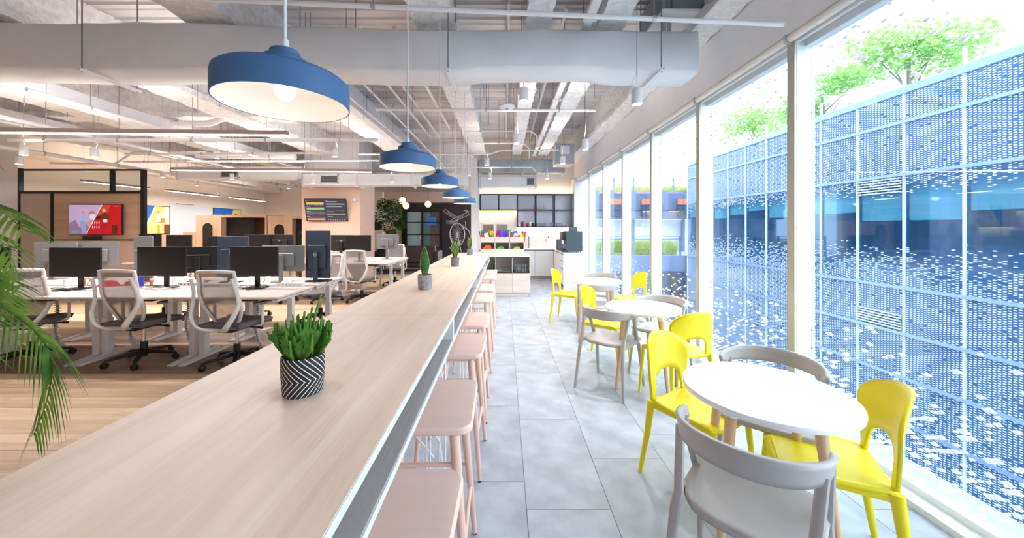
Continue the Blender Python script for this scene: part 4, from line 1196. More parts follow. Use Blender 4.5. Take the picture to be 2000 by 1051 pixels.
pipe('sprinkler_pipe', 'white pipe running away over the left desks, outer', [(-6.8, 3.9, 3.0), (-6.8, 12, 3.0)], .03, 1.2)
pipe('sprinkler_pipe', 'white pipe running away over the left desks, inner', [(-5.6, 4.2, 3.12), (-5.6, 12, 3.12)], .025, 1.2)
pipe('sprinkler_pipe', 'white pipe farthest left along the partition', [(-9.0, 5.0, 2.95), (-9.0, 13, 2.95)], .04, 1.2)
pipe('conduit', 'thin transverse conduit low over the back desks', [(-9.5, 9.0, 3.15), (-5.0, 9.0, 3.15)], .02, 1.0)
pipe('conduit', 'thin transverse conduit in front of the booths', [(-9.5, 10.3, 3.05), (-5.8, 10.3, 3.05)], .02, 1.0)
pipe('cable_conduit', 'curved flexible conduit above the left partition', [(-10.4, 8.2, 2.98), (-9.0, 8.3, 2.98), (-8.6, 8.3, 3.25), (-6.9, 8.3, 3.25)], .022, 1.5, clips=False)
for k, (xx, yy) in enumerate(((-8.2, 10.0), (-6.8, 11.5), (-7.6, 13.0))):
    pipe('flexible_duct', 'short flexible branch in the back ceiling, ' + ['front', 'middle', 'rear'][k], [(xx - 1.1, yy, 3.1), (xx - .3, yy + .2, 3.0), (xx + .3, yy, 3.2), (xx + 1.2, yy + .1, 3.12)], .08, 1.0, M_DUCT, 'duct', 'flexible ducts in the back ceiling')

# cable tray running to the kitchen
t = thing('cable_tray', 'narrow white cable tray running away above the aisle', 'cable tray', (.8, 6, 3.45))
b = MB(); b.box(.76, .84, 1.6, 9.9, 3.455, 3.46); b.box(.76, .764, 1.6, 9.9, 3.46, 3.5); b.box(.836, .84, 1.6, 9.9, 3.46, 3.5); b.build('tray', M_PIPE, t, world=True)
for k in range(8):
    yy = 2.3 + 1.05 * k
    b = MB(); b.box(.735, .865, yy - .02, yy + .02, 3.435, 3.4549); b.build('bracket', M_PIPE, t, world=True)
    b = MB(); b.tube([(.74, yy, 3.44), (.74, yy, 4.070)], .004, 5); b.build('hanger_rod', M_ROD, t, world=True)
# loose threaded rods that hang from the deck

random.seed(5)
b = MB()
for _ in range(60):
    x = random.uniform(-8, 1.8); y = random.uniform(4.2, 10.3); b.tube([(x, y, random.uniform(3.0, 3.6)), (x, y, 4.070)], .0035, 5)
ob = b.build('threaded_rod_field', M_ROD, ceiling); ob['kind'] = 'stuff'

# fan coil box near the fascia
t = thing('fan_coil_box', 'grey metal ceiling box with orange stickers, top near the fascia', 'air conditioner', (1.9, 3.9, 3.6))
b = MB(); b.box(1.62, 2.12, 3.45, 4.3, 3.58, 4.02); b.build('casing', mat('grey green casing', (140, 152, 154), .4, metal=.3), t, world=True)
b = MB(); b.box(1.5, 2.13, 3.40, 4.35, 3.555, 3.579); b.build('drip_tray', M_PIPE, t, world=True)
for (x0, x1) in ((1.66, 1.68), (2.03, 2.08)):
    b = MB(); b.box(x0, x1, 3.444, 3.4499, 3.74, 3.80); b.build('sticker', mat('orange sticker', (206, 92, 60), .5), t, world=True)
for xx in (1.55, 1.6): b = MB(); b.box(xx, xx + .03, 3.5, 3.53, 3.4, 4.070); b.build('hanger_channel', M_GALV, t, world=True)

# supply ducts with grilles over the desks
def duct(lab, x0, x1, y0, y1, z0, z1, m=None, grille=None, group='supply ducts'):
    t = thing('supply_duct', lab, 'duct', ((x0 + x1) / 2, (y0 + y1) / 2, z0), group=group)
    n = max(1, round((x1 - x0) / 1.5))
    for k in range(n):
        a, c = x0 + (x1 - x0) * k / n, x0 + (x1 - x0) * (k + 1) / n
        b = MB(); b.box(a + .004, c - .004, y0, y1, z0, z1); b.build('duct_section', m or M_DUCT, t, world=True, bevel=.02)
        if k: b = MB(); b.box(a - .018, a + .018, y0 - .012, y1 + .012, z0 - .012, z1 + .012); b.build('flange', m or M_DUCT, t, world=True)
    for k in range(n + 1):
        for yy in (y0 - .02, y1 + .02):
            xx = x0 + .06 + (x1 - x0 - .12) * k / n; b = MB(); b.tube([(xx, yy, z0 - .03), (xx, yy, 4.07)], .004, 5); b.build('hanger_rod', M_ROD, t, world=True)
        b = MB(); b.box(xx - .015, xx + .015, y0 - .03, y1 + .03, z0 - .034, z0 - .0125); b.build('hanger_rail', M_PIPE, t, world=True)
    for g in (grille or []):
        gx0, gx1, gz0, gz1 = g
        fr = MB(); fr.box(gx0, gx1, y0 - .03, y0 - .001, gz0, gz0 + .025).box(gx0, gx1, y0 - .03, y0 - .001, gz1 - .025, gz1).box(gx0, gx0 + .025, y0 - .03, y0 - .001, gz0, gz1).box(gx1 - .025, gx1, y0 - .03, y0 - .001, gz0, gz1)
        f_ = fr.build('grille_frame', M_PIPE, t, world=True)
        q = MB(); q.box(gx0 + .02, gx1 - .02, y0 - .008, y0 - .002, gz0 + .02, gz1 - .02); q.build('grille_back', mat('dark grille core', (84, 86, 90), .6), t, world=True)
        z = gz0 + .04
        while z < gz1 - .03:
            q = MB(); q.bar((gx0 + .025, y0 - .018, z), (gx1 - .025, y0 - .018, z), .014, .004); q.build('grille_vane', M_GALV, t, world=True); z += .022
    return t
duct('white supply duct with a grille right of centre, above the salmon wall', -5.25, -.95, 9.25, 9.7, 2.60, 2.90, grille=[(-4.75, -4.27, 2.64, 2.87)])
duct('white supply duct with a grille at left, above the booths', -8.6, -5.3, 9.35, 9.75, 2.78, 3.10, grille=[(-7.4, -6.9, 2.8, 3.02)])
duct('white supply duct with a grille above the kitchen cabinets', -.73, .95, 10.2, 10.6, 2.66, 2.97, grille=[(.62, 1.12 - .25, 2.7, 2.93)], group='kitchen ducts')
duct('galvanised duct across the kitchen ceiling', -.7, 1.7, 9.95, 10.35, 3.03, 3.4, M_GALV, group='kitchen ducts')
t = thing('junction_box', 'galvanised metal box hanging beside the fascia near the kitchen', 'box', (1.45, 8.6, 3.1))
b = MB(); b.box(1.22, 1.66, 8.5, 9.0, 3.02, 3.5); b.build('casing', M_GALV, t, world=True)
b = MB(); b.box(1.33, 1.55, 8.48, 8.4999, 3.25, 3.45); b.build('cover_plate', M_PIPE, t, world=True)
t = thing('access_point', 'round white wireless access point under the ceiling, behind the big duct', 'access point', (.03, 4.25, 2.93))
b = MB(); b.lathe([(.0001, -.02), (.07, -.015), (.095, 0), (.09, .018), (.0001, .022)], n=32); b.build('dome', M_WHITE, t)
b = MB(); b.tube([(0, 0, .02), (0, 0, 1.1)], .012, 8); b.build('drop_rod', M_PIPE, t)
b = MB(); b.lathe([(.0001, -.0215), (.02, -.021), (.021, -.0195)], n=14); b.build('status_ring', mat('blue status', (120, 150, 190), .4), t)
# ================================================================ DESKS
DX = [-8.05, -6.92, -5.80, -4.67, -3.56, -2.42]
def make_desk():
    t = thing('sit_stand_desk', '', 'desk')
    W = 1.12; D = .74
    b = MB(); b.prism(rrect(W, D, .01, 2, 0, D / 2), .735, .757); b.build('desktop', M_DESK, t, bevel=.003)
    b = MB(); b.box(-W / 2 + .001, W / 2 - .001, .001, D - .001, .727, .7349); b.build('underside_board', M_DESKEDGE, t)
    for s_ in (-1, 1):
        x = s_ * (W / 2 - .055)
        b = MB(); b.box(x - .034, x + .034, .30, .37, .02, .46).box(x - .028, x + .028, .307, .363, .46, .70); b.build('leg', M_DLEG, t, bevel=.004)
        b = MB(); b._add([(x - .034, .03, 0), (x + .034, .03, 0), (x + .034, .68, 0), (x - .034, .68, 0), (x - .034, .03, .014), (x + .034, .03, .014), (x + .034, .68, .014), (x - .034, .68, .014), (x - .034, .30, .035), (x + .034, .30, .035), (x + .034, .40, .035), (x - .034, .40, .035)],
             [(3, 2, 1, 0), (0, 1, 5, 4), (2, 3, 7, 6), (4, 5, 9, 8), (8, 9, 10, 11), (11, 10, 6, 7), (1, 2, 6, 10, 9, 5), (3, 0, 4, 8, 11, 7)]); b.build('foot', M_DLEG, t, smooth=0)
        b = MB(); b.bar((x, .04, .712), (x, .70, .712), .05, .028); b.build('side_arm', M_DLEG, t)
    b = MB(); b.box(-W / 2 + .1, W / 2 - .1, .31, .36, .66, .70); b.build('crossbar', M_DLEG, t)
    b = MB(); b.box(.1, .3, .05, .2, .70, .7265); b.build('control_box', M_BLACK, t)
    return t
t = make_desk(); used = []
def cable_spine(x, y, lab, dx=.12):
    s = thing('cable_spine', lab, 'cable spine', (x, y, 0), group='cable spines under the desks')
    C = curve_pts([(0, 0, .70), (.03, .0, .5), (.0, .0, .30), (dx * .4, 0, .12), (dx, 0, .04)], 8)
    for k in range(0, len(C) - 1):
        a, c = C[k], C[k + 1]; m_ = (a + c) / 2; d = (c - a).normalized()
        q = MB(); q.tube([m_ - d * .004, m_ + d * .004], (.028, .02) if False else .026, 8); q.build('vertebra', M_WIRE, s)
    q = MB(); q.tube(C, .012, 6); q.build('cable', M_SILVER, s)
    q = MB(); q.lathe([(.001, 0), (.055, 0), (.05, .015), (.001, .02)], (dx, 0, 0), 16); q.build('base_weight', M_SILVER, s)
cols_ = ['far right', 'second from right', 'third from right', 'fourth from right', 'far left']
for row, (yf, flip) in enumerate(((3.84, 0), (5.40, 1), (7.52, 0), (9.08, 1))):
    for k in range(5):
        if row < 2 and k > 3: continue
        xc = (DX[-1 - k] + DX[-2 - k]) / 2
        lab = 'white sit-stand desk, %s in the %s' % (cols_[k], ['front row of the front cluster', 'back row of the front cluster', 'front row of the back cluster', 'back row of the back cluster'][row])
        place(t, used, (xc, yf, 0), R(180) if flip else 0, lab, 'white sit-stand desks')
for (x, y, lab) in ((-4.55, 4.35, 'white segmented cable spine under the front desks, left of the second chair'), (-4.92, 4.4, 'white segmented cable spine behind the left office chair'), (-3.02, 4.35, 'white segmented cable spine right of the second office chair'),
                    (-2.78, 4.62, 'white curved cable spine near the front desk corner'), (-3.95, 4.45, 'white segmented cable spine between the two front chairs'), (-5.45, 4.35, 'white segmented cable spine behind the palm'), (-3.3, 7.9, 'white cable spine under the back cluster, left of its chair'), (-2.75, 7.95, 'white cable spine under the back cluster near its corner')):
    cable_spine(x, y, lab)

# ================================================================ OFFICE CHAIRS (+Y front)
def make_chair():
    t = thing('office_chair', '', 'chair')
    for k in range(5):
        a = R(90 + 72 * k); ca, sa = math.cos(a), math.sin(a)
        b = MB(); b.bar((ca * .03, sa * .03, .115), (ca * .30, sa * .30, .075), (.05, .03), (.05, .022)); sp_ = b.build('base_arm', M_BLACK, t, bevel=.004)
        b = MB(); M_ = Matrix.Translation((ca * .30, sa * .30, .03)) @ Matrix.Rotation(a + .8, 4, 'Z') @ Matrix.Rotation(R(90), 4, 'X')
        b.lathe([(.001, -.026), (.024, -.026), (.03, -.02), (.03, -.004), (.012, -.003), (.012, .003), (.03, .004), (.03, .02), (.024, .026), (.001, .026)], n=16, M=M_)
        b.tube([(ca * .30, sa * .30, .03), (ca * .30, sa * .30, .075)], .012, 8)
        b.build('caster', M_BLACK, t)
    b = MB(); b.tube([(0, 0, .06), (0, 0, .22)], .033, 14); b.build('base_hub', M_BLACK, t)
    b = MB(); b.tube([(0, 0, .22), (0, 0, .40)], .016, 12); b.build('gas_column', M_CHROME, t)
    b = MB(); b.cbox((0, -.02, .405), (.16, .28, .05)); b.tube([(.08, .02, .40), (.25, .03, .395)], .008, 8); b.tube([(.23, .03, .395), (.28, .03, .39)], .014, 8); b.build('mechanism', M_BLACK, t, bevel=.01)
    def sf(u, v):
        s_ = u * 2 - 1; hw = .245 * (1 - .06 * (1 - v)); y = -.20 + .45 * v - .03 * s_ ** 4
        return Vector((s_ * hw, y, .475 - .015 * (1 - s_ * s_) - .05 * max(0, v - .75) ** 1.5 * 3 - .02 * s_ ** 6))
    b = MB(); b.grid(sf, 12, 12); b.build('seat', M_CUSH, t, solid=.05, smooth=70)
    b = MB(); b.prism(rrect(.40, .38, .06, 4, 0, .02), .425, .444); b.build('seat_pan', M_CHAIRW, t)
    # back: curved mesh panel in a white frame
    def bw(v): return .214 * (1 - 1.9 * max(0, .42 - v) ** 1.6) * (1 - .08 * v * v)
    def by(v): return -.215 + .06 * math.sin(v * math.pi) * -.6 - .10 * v * v + .045 * math.sin(max(0, .55 - v) * 3)
    def bf(u, v):
        s_ = u * 2 - 1; return Vector((s_ * bw(v), by(v) + .05 * s_ * s_, .47 + .57 * v + .0))
    b = MB(); b.grid(bf, 12, 16); b.build('mesh_panel', MESHF, t, smooth=80)
    loop = [bf(0, i / 14) for i in range(15)]; loop += [bf(.0 + i / 8, 1) + Vector((0, 0, .012 * math.sin(math.pi * i / 8))) for i in range(1, 8)]; loop += [bf(1, 1 - i / 14) for i in range(15)]; loop += [bf(1 - i / 8, 0) + Vector((0, 0, -.02 * math.sin(math.pi * i / 8))) for i in range(1, 8)]; loop.append(loop[0])
    b = MB(); b.tube(loop, [(.018, .024)] * len(loop), 8, caps=False); b.build('back_frame', M_CHAIRW, t, smooth=70)
    # outer yoke: two bowed arms from below the seat up to mid back
    for s_ in (-1, 1):
        pts = curve_pts([(0.0, -.13, .415), (s_ * .08, -.26, .43), (s_ * .17, -.325, .49), (s_ * .235, -.31, .60), (s_ * .255, -.27, .72), (s_ * .235, -.28, .84), (s_ * .222, -.32, .98)], 6)
        b = MB(); n_ = len(pts); b.tube(pts, [(.036 - .020 * i / n_, .015) for i in range(n_)], 8); b.build('back_yoke', M_CHAIRW, t, smooth=70)
        b = MB(); b.tube(curve_pts([(s_ * .17, .02, .42), (s_ * .27, .02, .43), (s_ * .285, .02, .52), (s_ * .285, .02, .665)], 5), [(.018, .012)] * 16, 8); b.build('arm_post', M_CHAIRW, t)
        b = MB(); b.prism(rrect(.075, .25, .03, 4, s_ * .285, .03), .665, .688, ch=.006); b.build('armrest_pad', mat('armrest grey', (134, 132, 134), .6), t)
    return t
t = make_chair(); used = []
OC = [(-4.06, 4.04, .08, .99, 'white and grey mesh office chair at left, behind the palm'), (-2.96, 3.97, .08, .99, 'white and grey mesh office chair in front of the desks, behind the cactus'), (-2.92, 7.35, .12, .99, 'mesh office chair at the back cluster, right of the salmon wall screen'),
      (-2.95, 5.75, -.7, -.75, 'office chair on the far side of the front desks, nearest the counter'), (-4.2, 5.9, 0, -1, 'office chair behind the front desks with only its seat and base visible'), (-5.5, 5.8, .3, -.95, 'office chair far left behind the front desks'),
      (-5.35, 4.05, -.5, .86, 'office chair at the front desks half hidden by the palm'), (-4.55, 7.3, .1, 1, 'office chair between the clusters seen between monitors'), (-2.85, 9.35, .2, -.98, 'office chair on the far side of the back cluster, near the sofa'), (-4.0, 9.4, 0, -1, 'office chair on the far side of the back cluster, second from right'), (-3.62, 7.28, -.1, 1, 'office chair at the back cluster beside the large portrait monitor')]
for (x, y, fx, fy, lab) in OC: place(t, used, (x, y, 0), face_dir(fx, fy), lab, 'mesh office chairs')

# ================================================================ MONITORS (screen faces -Y locally)
def emblem(parent, x, y, z, r_, txt, rot):
    b = MB(); M_ = Matrix.Translation((x, y, z)) @ Matrix.Rotation(R(90), 4, 'X')
    k = 28; vs = []; fs = []
    for i in range(k):
        a = 2 * math.pi * i / k
        for rr in (r_, r_ * .86): vs.append(M_ @ Vector((rr * math.cos(a), rr * math.sin(a), 0)))
    fs = [(2 * i, 2 * ((i + 1) % k), 2 * ((i + 1) % k) + 1, 2 * i + 1) for i in range(k)]
    b._add(vs, fs); b.build('round_emblem', M_WHITE, parent, smooth=0)
    text_mesh('emblem_text', txt, r_ * .62, M_WHITE, parent, (x, y, z), rot)
def monitor(lab, x, y, rz, W=.61, H=.355, body=M_SILVER, zc=1.09, portrait=False, stand=True, tilt=0, z0=.757, logo=False, vert_logo=False):
    """local: screen towards -Y"""
    t = thing('monitor', lab, 'monitor', (x, y, z0), rz, 'computer monitors')
    if portrait: W, H = H, W
    zz = zc - z0
    b = MB(); b.cbox((0, 0, zz), (W, .022, H)); b.build('casing', body, t, bevel=.004)
    b = MB(); b.box(-W / 2 + .006, W / 2 - .006, -.0135, -.0112, zz - H / 2 + .010, zz + H / 2 - .006); b.build('screen', M_SCREEN, t)
    b = MB(); b.cbox((0, .026, zz - H * .05), (W * .55 if not portrait else W * .7, .03, H * .5)); b.build('back_bulge', body, t, bevel=.012)
    if stand:
        b = MB(); b.box(-.03, .03, .045, .068, .012, zz + .04); b.build('stand_column', body, t, bevel=.004)
        b = MB(); b.prism(rrect(.24, .17, .02, 3, 0, .03), 0, .010); b.build('stand_base', M_BLACK if body is not M_SILVER else body, t)
        b = MB(); b.tube(curve_pts([(.03, .075, .2), (.07, .09, .1), (.05, .08, .04), (.12, .1, .006)], 5), .003, 5); b.build('cable', M_BLACK, t)
    if logo:
        emblem(t, 0, .0695 if logo == 2 else .0415, zz + (.0 if logo == 2 else H * .12), .022, 'DELL', (R(90), 0, R(180)))
    return t
mon = monitor
mon('dark landscape monitor at left, facing the camera beside the palm', -5.18, 4.33, R(0), zc=1.085, W=.62, body=M_BLACK)
mon('dark landscape monitor facing the camera, between the two office chairs', -4.2, 4.4, R(-3), zc=1.09, W=.63, body=M_BLACK)
mon('dark landscape monitor facing the camera, above the cactus side office chair', -3.07, 4.4, R(0), zc=1.09, W=.59, body=M_BLACK)
mon('grey backed landscape monitor behind the left dark screen', -5.95, 5.25, R(180), zc=1.12, W=.60)
mon('tall silver portrait monitor seen from behind, left of centre', -4.95, 4.92, R(165), portrait=True, zc=1.07, W=.63, H=.36)
mon('dark tilted monitor between two front screens', -4.22, 4.95, R(205), zc=1.06, W=.46, body=M_BLACK)
mon('large dark blue portrait monitor turned away with a round emblem', -3.72, 4.92, R(180), portrait=True, body=M_NAVY, zc=1.10, W=.56, H=.42, logo=1)
mon('silver landscape monitor back with a dark lower band, behind the cactus', -3.05, 4.95, R(180), zc=1.08, W=.58)
mon('tall portrait monitor on a stand with a round emblem at the desk corner', -2.60, 5.0, R(175), portrait=True, body=M_NAVY, zc=1.13, W=.66, H=.36, logo=2)
mon('grey monitor back farthest left behind the palm fronds', -6.5, 5.2, R(180), zc=1.12, W=.62)
mon('dark front-row monitor behind the palm, far left', -6.3, 4.35, 0, zc=1.09, body=M_BLACK)
mon('small dark monitor with a white sticker in the back cluster', -7.35, 8.1, 0, zc=1.16, W=.58, body=M_BLACK)
mon('dark monitor in the back cluster, just right of the silver portrait one', -8.0, 8.1, 0, zc=1.18, W=.5, body=M_BLACK)
mon('dark wide monitor in the back cluster with a small round emblem', -5.0, 8.0, R(180), zc=1.17, W=.60, body=M_BLACK, logo=1)
mon('dark wide monitor in the back cluster left of the emblem one', -5.45, 7.9, 0, zc=1.17, W=.55, body=M_BLACK)
mon('dark back-cluster monitor beside the wooden booth edge', -6.35, 8.0, 0, zc=1.13, W=.55, body=M_BLACK)
mon('dark monitor back with emblem right of the tall portrait one', -3.62, 8.0, R(180), zc=1.16, W=.50, body=M_BLACK, logo=1)
mon('dark screen in the middle of the back cluster facing the camera', -3.2, 7.85, 0, zc=1.16, W=.56, body=M_BLACK)
mon('silver monitor back at the right end of the back cluster', -2.78, 8.55, R(180), zc=1.17, W=.52)

# desk clutter
def clutter(name, lab, cat, loc, parts, group=None):
    t = thing(name, lab, cat, loc, group=group)
    for nm, b, m in parts: b.build(nm, m, t)
    return t
def cup(name, lab, x, y, r_, h, m, z=.757, cap=None):
    b = MB(); b.lathe([(.001, 0), (r_ * .9, 0), (r_, h * .1), (r_, h), (r_ - .004, h), (r_ - .004, .01), (.001, .008)], n=16)
    ps = [('body', b, m)]
    if cap: q = MB(); q.lathe([(r_ * .8, h), (r_ * .8, h + .02), (.001, h + .021)], n=14); ps.append(('cap', q, cap))
    return clutter(name, lab, 'container', (x, y, z), ps)
cup('beaker', 'blue cylindrical beaker between the front monitors', -4.62, 4.55, .035, .11, mat('blue plastic', (36, 66, 190), .4))
cup('pill_bottle', 'orange bottle with white cap beside the blue beaker', -4.50, 4.57, .02, .075, mat('orange plastic', (222, 110, 40), .4), cap=M_WHITE)
cup('paper_cup', 'white paper cup on the left front desk', -5.55, 4.55, .035, .09, M_WHITE)
cup('small_bottle', 'small orange topped bottle near the left monitor', -5.42, 4.62, .016, .09, mat('orange plastic', (222, 110, 40), .4), cap=M_WHITE)
random.seed(9)
for (x, y, lab) in ((-5.05, 4.58, 'crumpled red cloth left of the monitor stand'), (-4.86, 4.72, 'crumpled red bag beside the monitor stand')):
    def cf(u, v): 
        a = u * 2 * math.pi; r_ = .09 * v; return Vector((r_ * math.cos(a) * 1.4, r_ * math.sin(a), .07 * (1 - v) ** .6 + .02 * math.sin(a * 5 + v * 9) * v * (1 - v) * 3 + .002))
    b = MB(); b.grid(cf, 24, 7); clutter('red_cloth', lab, 'cloth', (x, y, .757), [('fabric', b, mat('red cloth', (206, 26, 40), .8, var=.15, scale=30))])
M_CAB = mat('cable black', (28, 28, 30), .5)
for k, (x, y, lab) in enumerate(((-3.6, 4.5, 'white power strip between the front chairs'), (-2.72, 4.55, 'white power strip right of the front right monitor'), (-4.0, 4.6, 'white power strip beside the middle monitor stand'), (-2.75, 7.75, 'white power strip on the back desk'), (-3.55, 7.7, 'white power strip at the back desk under the emblem monitor'))):
    b = MB(); b.cbox((0, 0, .02), (.34, .05, .04)); q = MB()
    for j in range(6): q.cbox((-.13 + .05 * j, -.0255, .022), (.014, .002, .012))
    clutter('power_strip', lab, 'power strip', (x, y, .757), [('housing', b, M_WHITE), ('socket', q, M_BLACK)], 'white power strips')
for k, (x, y) in enumerate(((-5.2, 4.25), (-4.15, 4.3), (-3.05, 4.32), (-4.4, 4.42), (-2.95, 4.55), (-5.95, 4.4), (-2.55, 4.9))):
    b = MB()
    for j in range(3):
        pts = [(random.uniform(-.2, .2), random.uniform(-.09, .09), .006 + .03 * random.random() * (i not in (0, 5))) for i in range(6)]
        b.tube(curve_pts(pts, 5), .0035, 5)
    lab = 'black cable tangle around ' + ['the left front monitor foot', 'the middle front monitor foot', 'the right front monitor foot', 'the left side of the middle monitor', 'the power strip near the cactus', 'the desk behind the palm', 'the corner portrait monitor foot'][k]
    clutter('cable_tangle', lab, 'cables', (x, y, .757), [('cable', b, M_CAB if k % 3 != 1 else M_WHITE)], 'cable tangles on the desks')
for k, (x, y) in enumerate(((-3.5, 4.62), (-2.85, 4.7), (-4.05, 4.75), (-2.9, 7.9), (-3.3, 7.75))):
    def cf(u, v, k=k):
        a = u * 2 * math.pi; r_ = .07 * v; return Vector((r_ * math.cos(a) * 1.3, r_ * math.sin(a), .06 * (1 - v) ** .6 + .02 * math.sin(a * 4 + v * 9 + k) * v * (1 - v) * 3 + .002))
    b = MB(); b.grid(cf, 18, 5); clutter('plastic_bag', 'crumpled white bag on the desks, ' + ['behind the second chair', 'behind the cactus', 'by the middle monitor', 'right on the back desk', 'left on the back desk'][k], 'bag', (x, y, .757), [('film', b, M_WHITE)], 'crumpled white bags')
cup('yellow_tin', 'small yellow green tin on the back desk', -3.45, 7.62, .03, .06, mat('yellow green tin', (190, 190, 60), .5))
b = MB(); b.cbox((0, 0, .004), (.3, .21, .008)); clutter('paper_pad', 'white paper pad on the left front desk', 'paper', (-5.7, 4.3, .757), [('sheets', b, M_WHITE)])
b = MB(); b.cbox((0, 0, .006), (.34, .12, .012)); clutter('keyboard', 'pale keyboard behind the left office chair', 'keyboard', (-4.75, 4.25, .757), [('keys', b, M_WHITE)])

# ================================================================ LEFT PARTITION WITH SCREEN
YP = 8.5
t = thing('meeting_partition', 'black framed partition with oak panel and clear top panes at left', 'partition', (-10.0, YP, 0))
x0, x1 = -11.55, -8.51
xm = -10.72; xt = -9.32   # vertical bars: below the transom and in the glazed top
def bar(xa, xb, za, zb): b = MB(); b.box(xa, xb, YP - .04, YP + .04, za, zb); b.build('frame_bar', M_FRAME, t, world=True)
bar(x0, x0 + .1, 0, 2.91); bar(x1 - .08, x1, 0, 2.88); bar(x0 + .1, x1 - .08, 2.85, 2.89); bar(x0 + .1, x1 - .08, 2.31, 2.37)
bar(xm, xm + .06, 0, 2.31); bar(xt, xt + .06, 2.37, 2.85); bar(xm + .06, x1 - .08, 1.205, 1.225)
b = MB(); b.box(x0 + .1, xt, YP - .005, YP + .005, 2.37, 2.85); b.build('glass_pane', G_CLEAR, t, world=True)
b = MB(); b.box(xt + .06, x1 - .08, YP - .005, YP + .005, 2.37, 2.85); b.build('glass_pane', G_CLEAR, t, world=True)
b = MB(); b.box(xm + .06, x1 - .08, YP - .02, YP + .02, 1.225, 2.31); b.build('oak_panel', M_OAKH, t, world=True)
b = MB(); b.box(xm + .06, x1 - .08, YP - .02, YP + .02, 0, 1.205); b.build('lower_panel', M_SALMON, t, world=True)
b = MB(); b.box(x0 + .1, xm, YP - .02, YP + .02, 0, 2.31); b.build('side_panel', mat('taupe panel', (206, 188, 174), .7), t, world=True)
bar(-8.59, -8.51, 0, .05)

def flat_poly(parent, pts, y, m, name='screen_image'):
    """polygon in XZ at depth y (local coords)"""
    b = MB(); b._add([(p[0], y, p[1]) for p in pts], [tuple(range(len(pts)))]); return b.build(name, m, parent, smooth=0)
def em(name, c, s=1.0):
    return mat(name, c, .4, emit=c, es=s * .3)
def ell(cx, cz, rx, rz_, n=16): return [(cx + rx * math.cos(2 * math.pi * i / n), cz + rz_ * math.sin(2 * math.pi * i / n)) for i in range(n)]
# television on the oak panel
W, H = 1.24, .72
tv = thing('television', 'wall television showing a lavender and red split picture of people', 'television', (-9.58, YP - .09, 1.69))
b = MB(); b.box(-W / 2, W / 2, -.02, .03, -H / 2, H / 2); b.build('casing', M_BLACK, tv, bevel=.004)
b = MB(); b.box(-.15, .15, .03, .068, -.15, .15); b.build('wall_mount', M_BLACK, tv)
w2, h2 = W / 2 - .012, H / 2 - .012
def S(u, v): return (-w2 + 2 * w2 * u, h2 - 2 * h2 * v)     # picture coordinates, 0..1
def poly(pts, c, d, nm): return flat_poly(tv, [S(*p) for p in pts][::-1], -.0205 - .0004 * d, em(nm, c), 'picture_area')
poly([(0, 0), (.63, 0), (.305, 1), (0, 1)], (200, 176, 222), 1, 'tv lavender')
poly([(0, .62), (.12, .5), (.2, .75), (.43, .62), (.305, 1), (0, 1)], (150, 120, 160), 2, 'tv mauve')
poly([(.66, 0), (1, 0), (1, 1), (.325, 1)], (196, 14, 32), 1, 'tv red')
poly([(.66, 0), (.80, 0), (.70, .5), (.56, .35)], (206, 74, 44), 2, 'tv orange')
poly([(.63, 0), (.65, 0), (.325, 1), (.31, 1)], (250, 236, 246), 3, 'tv white')
poly(ell(.44, .30, .065, .10), (176, 136, 142), 3, 'tv hair'); poly([(.40, .32), (.49, .30), (.51, .46), (.40, .48)], (232, 226, 236), 4, 'tv pale')
poly(ell(.27, .26, .032, .06), (206, 150, 126), 4, 'tv skin'); poly([(.21, .40), (.27, .36), (.42, .46), (.40, .52), (.31, .52), (.30, .55), (.20, .53)], (176, 180, 238), 3, 'tv blue shirt')
poly([(.20, .54), (.31, .55), (.34, .95), (.25, .97)], (150, 166, 224), 4, 'tv jeans')
poly([(.34, .55), (.46, .52), (.38, .75), (.33, .68)], (210, 150, 140), 3, 'tv pink')
poly(ell(.675, .19, .032, .06), (226, 186, 166), 4, 'tv face'); poly([(.64, .30), (.72, .24), (.78, .40), (.76, .5), (.63, .49), (.6, .36)], (98, 54, 34), 4, 'tv brown top')
poly([(.65, .49), (.73, .48), (.74, .58), (.66, .59)], (238, 234, 244), 5, 'tv white bag'); poly([(.66, .62), (.73, .62), (.67, .99), (.61, .99)], (176, 8, 54), 3, 'tv crimson')
poly([(.82, .68), (.93, .68), (.93, .98), (.82, .98)], (96, 40, 30), 3, 'tv dark brown'); poly([(.52, .40), (.61, .36), (.60, .48), (.50, .48)], (80, 10, 26), 3, 'tv maroon')
for r_ in (.60, .75):
    for k in range(4): poly(ell(.455 + .041 * k, r_, .010, .052, 10), (240, 220, 226), 5, 'tv cups')
tx = text_mesh('screen_text', 'adyen', .062, em('tv green text', (60, 220, 150)), tv, (-w2 + .16, -.024, -h2 + .06), (R(90), 0, 0))
tx = text_mesh('screen_text', 'adyen.com', .024, em('tv white', (250, 236, 246)), tv, (w2 - .10, -.024, h2 - .03), (R(90), 0, 0))
cb = thing('conference_bar', 'black video conference bar on the ledge under the television', 'speaker bar', (-9.66, YP - .10, 1.225))
b = MB(); b.prism(rrect(.38, .09, .02, 3), .002, .08, ch=.006); b.build('body', M_BLACK, cb)
b = MB(); b.tube([(0, -.048, .05), (0, -.044, .05)], .018, 14); b.build('lens', M_SCREEN, cb)
b = MB(); b.box(-.12, .12, -.03, .055, -.012, .002); b.build('mount', M_BLACK, cb)

